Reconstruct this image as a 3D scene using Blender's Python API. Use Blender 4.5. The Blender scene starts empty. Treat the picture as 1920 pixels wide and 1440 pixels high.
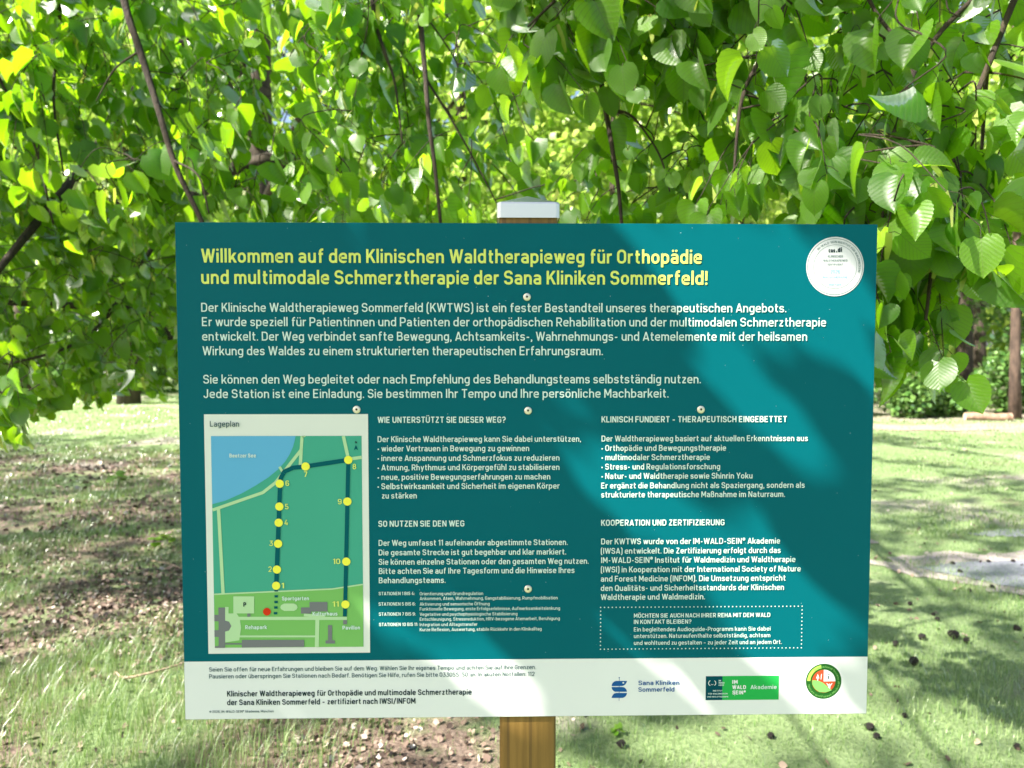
import bpy, math, random
import numpy as np
from mathutils import Vector, Matrix
R = math.radians
random.seed(7)
rng = np.random.default_rng(11)
scene = bpy.context.scene
COL = scene.collection

# ------------------------------------------------------------------ camera
cam = bpy.data.cameras.new('camera')
cam.sensor_width = 36.0
cam.lens = 36.0 * 1387 / 1920
cam.clip_start, cam.clip_end = 0.05, 600
cam.dof.use_dof = True
cam.dof.focus_distance = 1.10
cam.dof.aperture_fstop = 6.5
camo = bpy.data.objects.new('camera', cam)
COL.objects.link(camo)
camo.location = (-0.0438, -1.0626, 1.5286)
camo.rotation_euler = (R(87.3647), R(-0.00666), R(-1.03918))
scene.camera = camo

# ------------------------------------------------------------------ sun, sky, exposure
SUN = Vector((-2.8, -1.3, 3.2)).normalized()          # towards the sun
world = bpy.data.worlds.new('World')
scene.world = world
world.use_nodes = True
nt = world.node_tree
sky = nt.nodes.new('ShaderNodeTexSky')
sky.sky_type = 'NISHITA'
sky.sun_disc = False
sky.sun_elevation = math.asin(SUN.z)
sky.sun_rotation = math.atan2(SUN.x, SUN.y)
sky.air_density, sky.dust_density, sky.ozone_density = 1.0, 3.0, 1.0
bg = nt.nodes['Background']
bg.inputs['Strength'].default_value = 0.085
nt.links.new(sky.outputs[0], bg.inputs['Color'])
sl = bpy.data.lights.new('sun', 'SUN')
sl.energy = 5.0
sl.angle = R(0.53)
sl.color = (1.0, 0.94, 0.84)
so = bpy.data.objects.new('sun', sl)
COL.objects.link(so)
so.rotation_euler = SUN.to_track_quat('Z', 'Y').to_euler()
so.location = (-10, -4, 14)
scene.view_settings.view_transform = 'Standard'
scene.view_settings.look = 'None'
scene.view_settings.gamma = 1.0
scene.view_settings.exposure = 1.88
cy = scene.cycles
cy.max_bounces = 10
cy.diffuse_bounces = 5
cy.glossy_bounces = 3
cy.transmission_bounces = 6
cy.transparent_max_bounces = 6
cy.caustics_reflective = cy.caustics_refractive = False
cy.sample_clamp_indirect = 6.0
cy.use_denoising = True
try:
    cy.denoiser = 'OPENIMAGEDENOISE'
    cy.denoising_input_passes = 'RGB_ALBEDO_NORMAL'
except Exception:
    pass

# ------------------------------------------------------------------ helpers
def tag(o, label=None, category=None, group=None, kind=None):
    if label: o['label'] = label
    if category: o['category'] = category
    if group: o['group'] = group
    if kind: o['kind'] = kind
    return o

def empty(name, loc=(0, 0, 0), parent=None):
    o = bpy.data.objects.new(name, None)
    o.empty_display_size = 0.2
    COL.objects.link(o)
    o.location = loc
    if parent: o.parent = parent
    return o

def link(name, me, mat, parent=None):
    o = bpy.data.objects.new(name, me)
    if mat: me.materials.append(mat)
    COL.objects.link(o)
    if parent is not None:
        o.parent = parent
        if parent.type == 'EMPTY':
            o.matrix_parent_inverse = Matrix.Translation(parent.location).inverted()
    return o

def mesh_np(name, verts, faces, uv=None, rnd=None, smooth=True):
    """verts (N,3); faces list of arrays (M,k); uv per vertex; rnd per vertex"""
    me = bpy.data.meshes.new(name)
    verts = np.asarray(verts, np.float32)
    me.vertices.add(len(verts))
    me.vertices.foreach_set('co', verts.ravel())
    li = np.concatenate([f.ravel() for f in faces]).astype(np.int32)
    tot = np.concatenate([np.full(len(f), f.shape[1]) for f in faces]).astype(np.int32)
    st = np.concatenate([[0], np.cumsum(tot)[:-1]]).astype(np.int32)
    me.loops.add(len(li))
    me.loops.foreach_set('vertex_index', li)
    me.polygons.add(len(tot))
    me.polygons.foreach_set('loop_start', st)
    me.polygons.foreach_set('loop_total', tot)
    me.polygons.foreach_set('use_smooth', np.full(len(tot), smooth))
    if uv is not None:
        l = me.uv_layers.new(name='UVMap')
        l.data.foreach_set('uv', np.asarray(uv, np.float32)[li].ravel())
    if rnd is not None:
        a = me.attributes.new('rnd', 'FLOAT', 'POINT')
        a.data.foreach_set('value', np.asarray(rnd, np.float32))
    me.update(calc_edges=True)
    return me

class MB:
    """collects polygons for one mesh"""
    def __init__(s): s.v, s.f = [], []
    def add(s, vs, fs):
        b = len(s.v)
        s.v.extend([tuple(v) for v in vs]); s.f.extend([tuple(i + b for i in f) for f in fs])
    def box(s, x0, x1, y0, y1, z0, z1):
        s.add([(x0,y0,z0),(x1,y0,z0),(x1,y1,z0),(x0,y1,z0),(x0,y0,z1),(x1,y0,z1),(x1,y1,z1),(x0,y1,z1)],
              [(3,2,1,0),(4,5,6,7),(0,1,5,4),(1,2,6,5),(2,3,7,6),(3,0,4,7)])
    def poly(s, pts): s.add(pts, [tuple(range(len(pts)))])
    def tube(s, pts, rads, n=7, cap=True):
        pts = [Vector(p) for p in pts]
        ring = []
        up = Vector((0.3, 0.2, 0.93))
        for i, p in enumerate(pts):
            d = (pts[min(i + 1, len(pts) - 1)] - pts[max(i - 1, 0)]).normalized()
            a = d.cross(up)
            if a.length < 0.05: a = d.cross(Vector((1, 0, 0)))
            a.normalize(); b = d.cross(a).normalized()
            ring.append([p + (a * math.cos(t) + b * math.sin(t)) * rads[i] for t in [2 * math.pi * k / n for k in range(n)]])
        vs = [q for r in ring for q in r]
        fs = []
        for i in range(len(pts) - 1):
            for k in range(n):
                k2 = (k + 1) % n
                fs.append((i * n + k, i * n + k2, (i + 1) * n + k2, (i + 1) * n + k))
        if cap:
            fs.append(tuple(range(n - 1, -1, -1))); fs.append(tuple(range((len(pts) - 1) * n, len(pts) * n)))
        s.add(vs, fs)
    def mesh(s, name, smooth=False):
        me = bpy.data.meshes.new(name)
        me.from_pydata(s.v, [], s.f)
        if smooth: me.polygons.foreach_set('use_smooth', [True] * len(me.polygons))
        me.update()
        return me
    def build(s, name, mat, parent=None, smooth=False): return link(name, s.mesh(name, smooth), mat, parent)

def smooth_path(P, n):
    """Catmull-Rom through P (rows x,y,z,r), n samples per span"""
    P = np.asarray(P, float)
    Q = np.vstack([2 * P[0] - P[1], P, 2 * P[-1] - P[-2]])
    out = []
    for i in range(1, len(Q) - 2):
        for t in np.arange(n) / n:
            a, b, c, d = Q[i - 1], Q[i], Q[i + 1], Q[i + 2]
            out.append(.5 * (2 * b + (c - a) * t + (2 * a - 5 * b + 4 * c - d) * t * t + (3 * b - a - 3 * c + d) * t ** 3))
    out.append(P[-1])
    out = np.array(out); out[:, 3] = np.maximum(out[:, 3], .0008)
    return out

# ------------------------------------------------------------------ materials
def mat(name):
    m = bpy.data.materials.new(name); m.use_nodes = True
    return m, m.node_tree, m.node_tree.nodes['Principled BSDF'], m.node_tree.nodes['Material Output']
def N(t, kind, **kw):
    n = t.nodes.new(kind)
    for k, v in kw.items(): setattr(n, k, v)
    return n
def noise(t, vec, scale, detail=4, rough=.55):
    n = N(t, 'ShaderNodeTexNoise'); n.inputs['Scale'].default_value = scale
    n.inputs['Detail'].default_value = detail; n.inputs['Roughness'].default_value = rough
    if vec is not None: t.links.new(vec, n.inputs['Vector'])
    return n
def ramp(t, fac, stops):
    r = N(t, 'ShaderNodeValToRGB'); e = r.color_ramp.elements
    e[0].position, e[0].color = stops[0][0], (*stops[0][1], 1)
    e[1].position, e[1].color = stops[-1][0], (*stops[-1][1], 1)
    for p, c in stops[1:-1]:
        q = e.new(p); q.color = (*c, 1)
    t.links.new(fac, r.inputs['Fac'])
    return r
def mixc(t, fac, a, b, mode='MIX'):
    n = N(t, 'ShaderNodeMix', data_type='RGBA', blend_type=mode)
    for s, v in ((n.inputs[0], fac), (n.inputs[6], a), (n.inputs[7], b)):
        if isinstance(v, (int, float)): s.default_value = v
        elif isinstance(v, tuple): s.default_value = (*v, 1)
        else: t.links.new(v, s)
    return n.outputs[2]
def math_(t, op, a, b=None, c=None):
    n = N(t, 'ShaderNodeMath', operation=op)
    for s, v in zip(n.inputs, (a, b, c)):
        if v is None: continue
        if isinstance(v, (int, float)): s.default_value = v
        else: t.links.new(v, s)
    return n.outputs[0]

def plain(name, col, rough=.5, metal=0.0, spec=.5):
    m, t, b, o = mat(name)
    b.inputs['Base Color'].default_value = (*col, 1); b.inputs['Roughness'].default_value = rough
    b.inputs['Metallic'].default_value = metal; b.inputs['Specular IOR Level'].default_value = spec
    return m

def printed(name, col, rough=.38, dust=.0):
    """printed board surface: satin film with fine pale dust specks"""
    m, t, b, o = mat(name)
    tc = N(t, 'ShaderNodeTexCoord')
    n1 = noise(t, tc.outputs['Object'], 6.0, 3)
    c = mixc(t, n1.outputs['Fac'], tuple(v * .96 for v in col), tuple(min(1, v * 1.04) for v in col))
    if dust:
        v = N(t, 'ShaderNodeTexVoronoi'); v.inputs['Scale'].default_value = 120
        t.links.new(tc.outputs['Object'], v.inputs['Vector'])
        big = noise(t, tc.outputs['Object'], 5.0, 3)
        sep = N(t, 'ShaderNodeSeparateColor'); t.links.new(v.outputs['Color'], sep.inputs[0])
        size = math_(t, 'MULTIPLY', math_(t, 'POWER', sep.outputs[0], 5.0), .15)
        size = math_(t, 'MULTIPLY', size, big.outputs['Fac'])
        f = math_(t, 'LESS_THAN', v.outputs['Distance'], size)
        c = mixc(t, math_(t, 'MULTIPLY', f, dust), c, (.36, .50, .52))
    t.links.new(c, b.inputs['Base Color'])
    b.inputs['Roughness'].default_value = rough; b.inputs['Specular IOR Level'].default_value = .07
    n2 = noise(t, tc.outputs['Object'], 30.0, 3)
    bp = N(t, 'ShaderNodeBump'); bp.inputs['Strength'].default_value = .03; bp.inputs['Distance'].default_value = .002
    t.links.new(n2.outputs['Fac'], bp.inputs['Height']); t.links.new(bp.outputs[0], b.inputs['Normal'])
    return m

INK = {
    'sticker': printed('sticker_print', (.52, .54, .55), .45),
    'teal': printed('teal_print', (.0, .100, .122), .36, .8),
    'white': printed('white_print', (.66, .69, .67), .38, .3),
    'paper': printed('paper_print', (.64, .67, .61), .4),
    'mint': printed('pale_text', (.56, .70, .64), .4),
    'yellow': printed('yellow_text', (.62, .70, .15), .4),
    'slate': printed('slate_text', (.05, .10, .11), .4),
    'black': printed('black_text', (.015, .03, .035), .4),
    'navy': printed('navy_print', (.012, .085, .26), .4),
    'mapgreen': printed('wood_print', (.055, .33, .225), .4),
    'lake': printed('lake_print', (.11, .37, .58), .4),
    'lawn': printed('lawn_print', (.17, .42, .11), .4),
    'mappath': printed('map_path_print', (.40, .60, .33), .4),
    'mapgrey': printed('map_building_print', (.16, .17, .175), .4),
    'route': printed('route_print', (.0, .085, .10), .4),
    'marker': printed('marker_print', (.80, .78, .07), .4),
    'red': printed('red_print', (.55, .035, .01), .4),
    'darkteal': printed('dark_logo_print', (.0, .055, .075), .4),
    'green': printed('green_logo_print', (.02, .36, .07), .4),
    'brick': printed('seal_red_print', (.40, .065, .025), .4),
    'sealdark': printed('seal_dark_print', (.015, .09, .015), .4),
    'seallight': printed('seal_light_print', (.35, .60, .09), .4),
    'sky': printed('pale_blue_text', (.26, .42, .55), .4),
    'grey': printed('grey_text', (.16, .21, .21), .4),
}

def wood_mat():
    m, t, b, o = mat('post_wood')
    tc = N(t, 'ShaderNodeTexCoord'); mp = N(t, 'ShaderNodeMapping')
    mp.inputs['Scale'].default_value = (1, 1, .035)
    t.links.new(tc.outputs['Object'], mp.inputs['Vector'])
    n1 = noise(t, mp.outputs[0], 120, 6, .6); n2 = noise(t, mp.outputs[0], 22, 3)
    c = ramp(t, n1.outputs['Fac'], [(.3, (.14, .07, .012)), (.55, (.225, .12, .024)), (.8, (.30, .175, .05))]).outputs[0]
    c = mixc(t, math_(t, 'MULTIPLY', n2.outputs['Fac'], .55), c, (.165, .10, .012))
    w = N(t, 'ShaderNodeTexWave', bands_direction='X'); w.inputs['Scale'].default_value = 9
    w.inputs['Distortion'].default_value = 6; w.inputs['Detail'].default_value = 2; w.inputs['Detail Scale'].default_value = 1.2
    t.links.new(mp.outputs[0], w.inputs['Vector'])
    ln = math_(t, 'LESS_THAN', w.outputs['Fac'], .05)
    c = mixc(t, math_(t, 'MULTIPLY', ln, .45), c, (.06, .03, .006))
    t.links.new(c, b.inputs['Base Color']); b.inputs['Roughness'].default_value = .6
    bp = N(t, 'ShaderNodeBump'); bp.inputs['Strength'].default_value = .35; bp.inputs['Distance'].default_value = .002
    t.links.new(n1.outputs['Fac'], bp.inputs['Height']); t.links.new(bp.outputs[0], b.inputs['Normal'])
    return m
M_WOOD = wood_mat()
M_CAP = plain('brushed_zinc', (.69, .675, .61), .34, 1.0)
M_SCREW = plain('screw_nickel', (.72, .68, .55), .38, .6)
M_RECESS_SHADE = plain('screw_recess_shade', (.02, .018, .012), .6)
M_EDGE = plain('board_edge', (.6, .62, .6), .4)

def bark_mat(name, c0, c1, scale=1.0, rough=.9):
    m, t, b, o = mat(name)
    tc = N(t, 'ShaderNodeTexCoord'); mp = N(t, 'ShaderNodeMapping')
    mp.inputs['Scale'].default_value = (1, 1, .3)
    t.links.new(tc.outputs['Object'], mp.inputs['Vector'])
    n1 = noise(t, mp.outputs[0], 14 * scale, 7, .65)
    c = ramp(t, n1.outputs['Fac'], [(.32, c0), (.68, c1)]).outputs[0]
    t.links.new(c, b.inputs['Base Color']); b.inputs['Roughness'].default_value = rough
    bp = N(t, 'ShaderNodeBump'); bp.inputs['Strength'].default_value = .8; bp.inputs['Distance'].default_value = .03
    t.links.new(n1.outputs['Fac'], bp.inputs['Height']); t.links.new(bp.outputs[0], b.inputs['Normal'])
    return m
M_BARK = bark_mat('linden_bark', (.022, .016, .011), (.085, .065, .045))
M_TWIG = bark_mat('linden_twig', (.018, .012, .008), (.06, .042, .026), 3)
M_PINE = bark_mat('pine_bark', (.03, .02, .016), (.13, .085, .064))
M_LOG = bark_mat('log_bark', (.16, .09, .06), (.42, .28, .2))
M_CUT = plain('sawn_wood', (.62, .48, .34), .8)
M_STICK = bark_mat('dry_stick', (.26, .17, .11), (.55, .42, .30), 3)
M_CONE = bark_mat('dark_cone', (.008, .006, .005), (.035, .026, .02), 8)

def leaf_mat(name, dark, light, tdark, tlight, veins=True, gloss=.075, tmix=.5, grough=.33):
    """leaf: diffuse front, light shining through, waxy sheen"""
    m, t, b, o = mat(name)
    t.nodes.remove(b)
    at = N(t, 'ShaderNodeAttribute', attribute_name='rnd')
    refl = mixc(t, at.outputs['Fac'], dark, light)
    if veins:
        gp = N(t, 'ShaderNodeNewGeometry'); mot = noise(t, gp.outputs['Position'], 45, 4, .65)
        refl = mixc(t, math_(t, 'MULTIPLY', math_(t, 'GREATER_THAN', mot.outputs['Fac'], .66), .5), refl, (.10, .11, .015))
        refl = mixc(t, math_(t, 'MULTIPLY', mot.outputs['Fac'], .6), refl, (.03, .085, .012))
    tran = mixc(t, at.outputs['Fac'], tdark, tlight)
    nrm = None
    if veins:
        uv = N(t, 'ShaderNodeUVMap'); sp = N(t, 'ShaderNodeSeparateXYZ'); t.links.new(uv.outputs[0], sp.inputs[0])
        ax = math_(t, 'ABSOLUTE', sp.outputs[0])
        gq = N(t, 'ShaderNodeNewGeometry'); wv = noise(t, gq.outputs['Position'], 30, 2)
        s = math_(t, 'ADD', math_(t, 'SUBTRACT', sp.outputs[1], math_(t, 'MULTIPLY', ax, .95)), math_(t, 'MULTIPLY', wv.outputs['Fac'], .12))
        fr = math_(t, 'FRACT', math_(t, 'MULTIPLY', s, 8.0))
        tri = math_(t, 'ABSOLUTE', math_(t, 'SUBTRACT', fr, .5))
        side = math_(t, 'GREATER_THAN', tri, .43)
        mid = math_(t, 'LESS_THAN', ax, .014)
        v = math_(t, 'MAXIMUM', side, mid)
        refl = mixc(t, math_(t, 'MULTIPLY', v, .45), refl, (.16, .26, .05))
        tran = mixc(t, math_(t, 'MULTIPLY', v, .35), tran, (.12, .22, .01))
        bp = N(t, 'ShaderNodeBump'); bp.inputs['Strength'].default_value = .2; bp.inputs['Distance'].default_value = .003
        t.links.new(tri, bp.inputs['Height']); nrm = bp.outputs[0]
    d = N(t, 'ShaderNodeBsdfDiffuse'); tr = N(t, 'ShaderNodeBsdfTranslucent'); g = N(t, 'ShaderNodeBsdfGlossy')
    t.links.new(refl, d.inputs['Color']); t.links.new(tran, tr.inputs['Color'])
    g.inputs['Roughness'].default_value = grough
    if veins: t.links.new(math_(t, 'ADD', math_(t, 'MULTIPLY', mot.outputs['Fac'], .5), .16), g.inputs['Roughness'])
    mx = N(t, 'ShaderNodeMixShader'); mx.inputs[0].default_value = tmix
    t.links.new(d.outputs[0], mx.inputs[1]); t.links.new(tr.outputs[0], mx.inputs[2])
    lw = N(t, 'ShaderNodeLayerWeight'); lw.inputs['Blend'].default_value = .28
    gf = math_(t, 'ADD', math_(t, 'MULTIPLY', lw.outputs['Fresnel'], .38), gloss * .35)
    m2 = N(t, 'ShaderNodeMixShader'); t.links.new(gf, m2.inputs[0])
    t.links.new(mx.outputs[0], m2.inputs[1]); t.links.new(g.outputs[0], m2.inputs[2])
    if nrm is not None:
        for n in (d, g, lw): t.links.new(nrm, n.inputs['Normal'])
    t.links.new(m2.outputs[0], o.inputs['Surface'])
    return m
M_LEAF = leaf_mat('linden_leaf', (.03, .10, .006), (.15, .31, .016), (.27, .58, .005), (.53, .92, .018), tmix=.62, gloss=.05)
M_LEAFFAR = leaf_mat('crown_leaf', (.06, .16, .010), (.20, .36, .025), (.14, .40, .006), (.33, .74, .02), veins=False, gloss=.05)
M_FOREST = leaf_mat('forest_leaf', (.14, .26, .025), (.54, .64, .14), (.26, .54, .02), (.56, .84, .10), veins=False, tmix=.42, gloss=.05)  # pale leaf colour stands in for the haze over the forest edge
M_SHRUB = leaf_mat('shrub_leaf', (.06, .16, .035), (.18, .32, .08), (.12, .32, .03), (.30, .50, .08), veins=False, tmix=.35)
M_BRACT = leaf_mat('linden_bract', (.28, .36, .08), (.42, .46, .13), (.45, .55, .06), (.66, .72, .12), veins=False, gloss=.04)
M_GRASS = leaf_mat('grass_blade', (.10, .22, .045), (.34, .44, .19), (.16, .32, .05), (.42, .52, .15), veins=False, gloss=.05, tmix=.35)
M_WEED = leaf_mat('weed_leaf', (.10, .25, .02), (.20, .36, .04), (.25, .48, .02), (.40, .6, .04), veins=False)
def litter_mat():
    m, t, b, o = mat('dry_leaf')
    at = N(t, 'ShaderNodeAttribute', attribute_name='rnd')
    c = ramp(t, at.outputs['Fac'], [(0, (.04, .025, .018)), (.4, (.16, .105, .078)), (.75, (.33, .245, .195)), (1, (.58, .50, .44))]).outputs[0]
    t.links.new(c, b.inputs['Base Color']); b.inputs['Roughness'].default_value = .7
    return m
M_LITTER = litter_mat()

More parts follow.
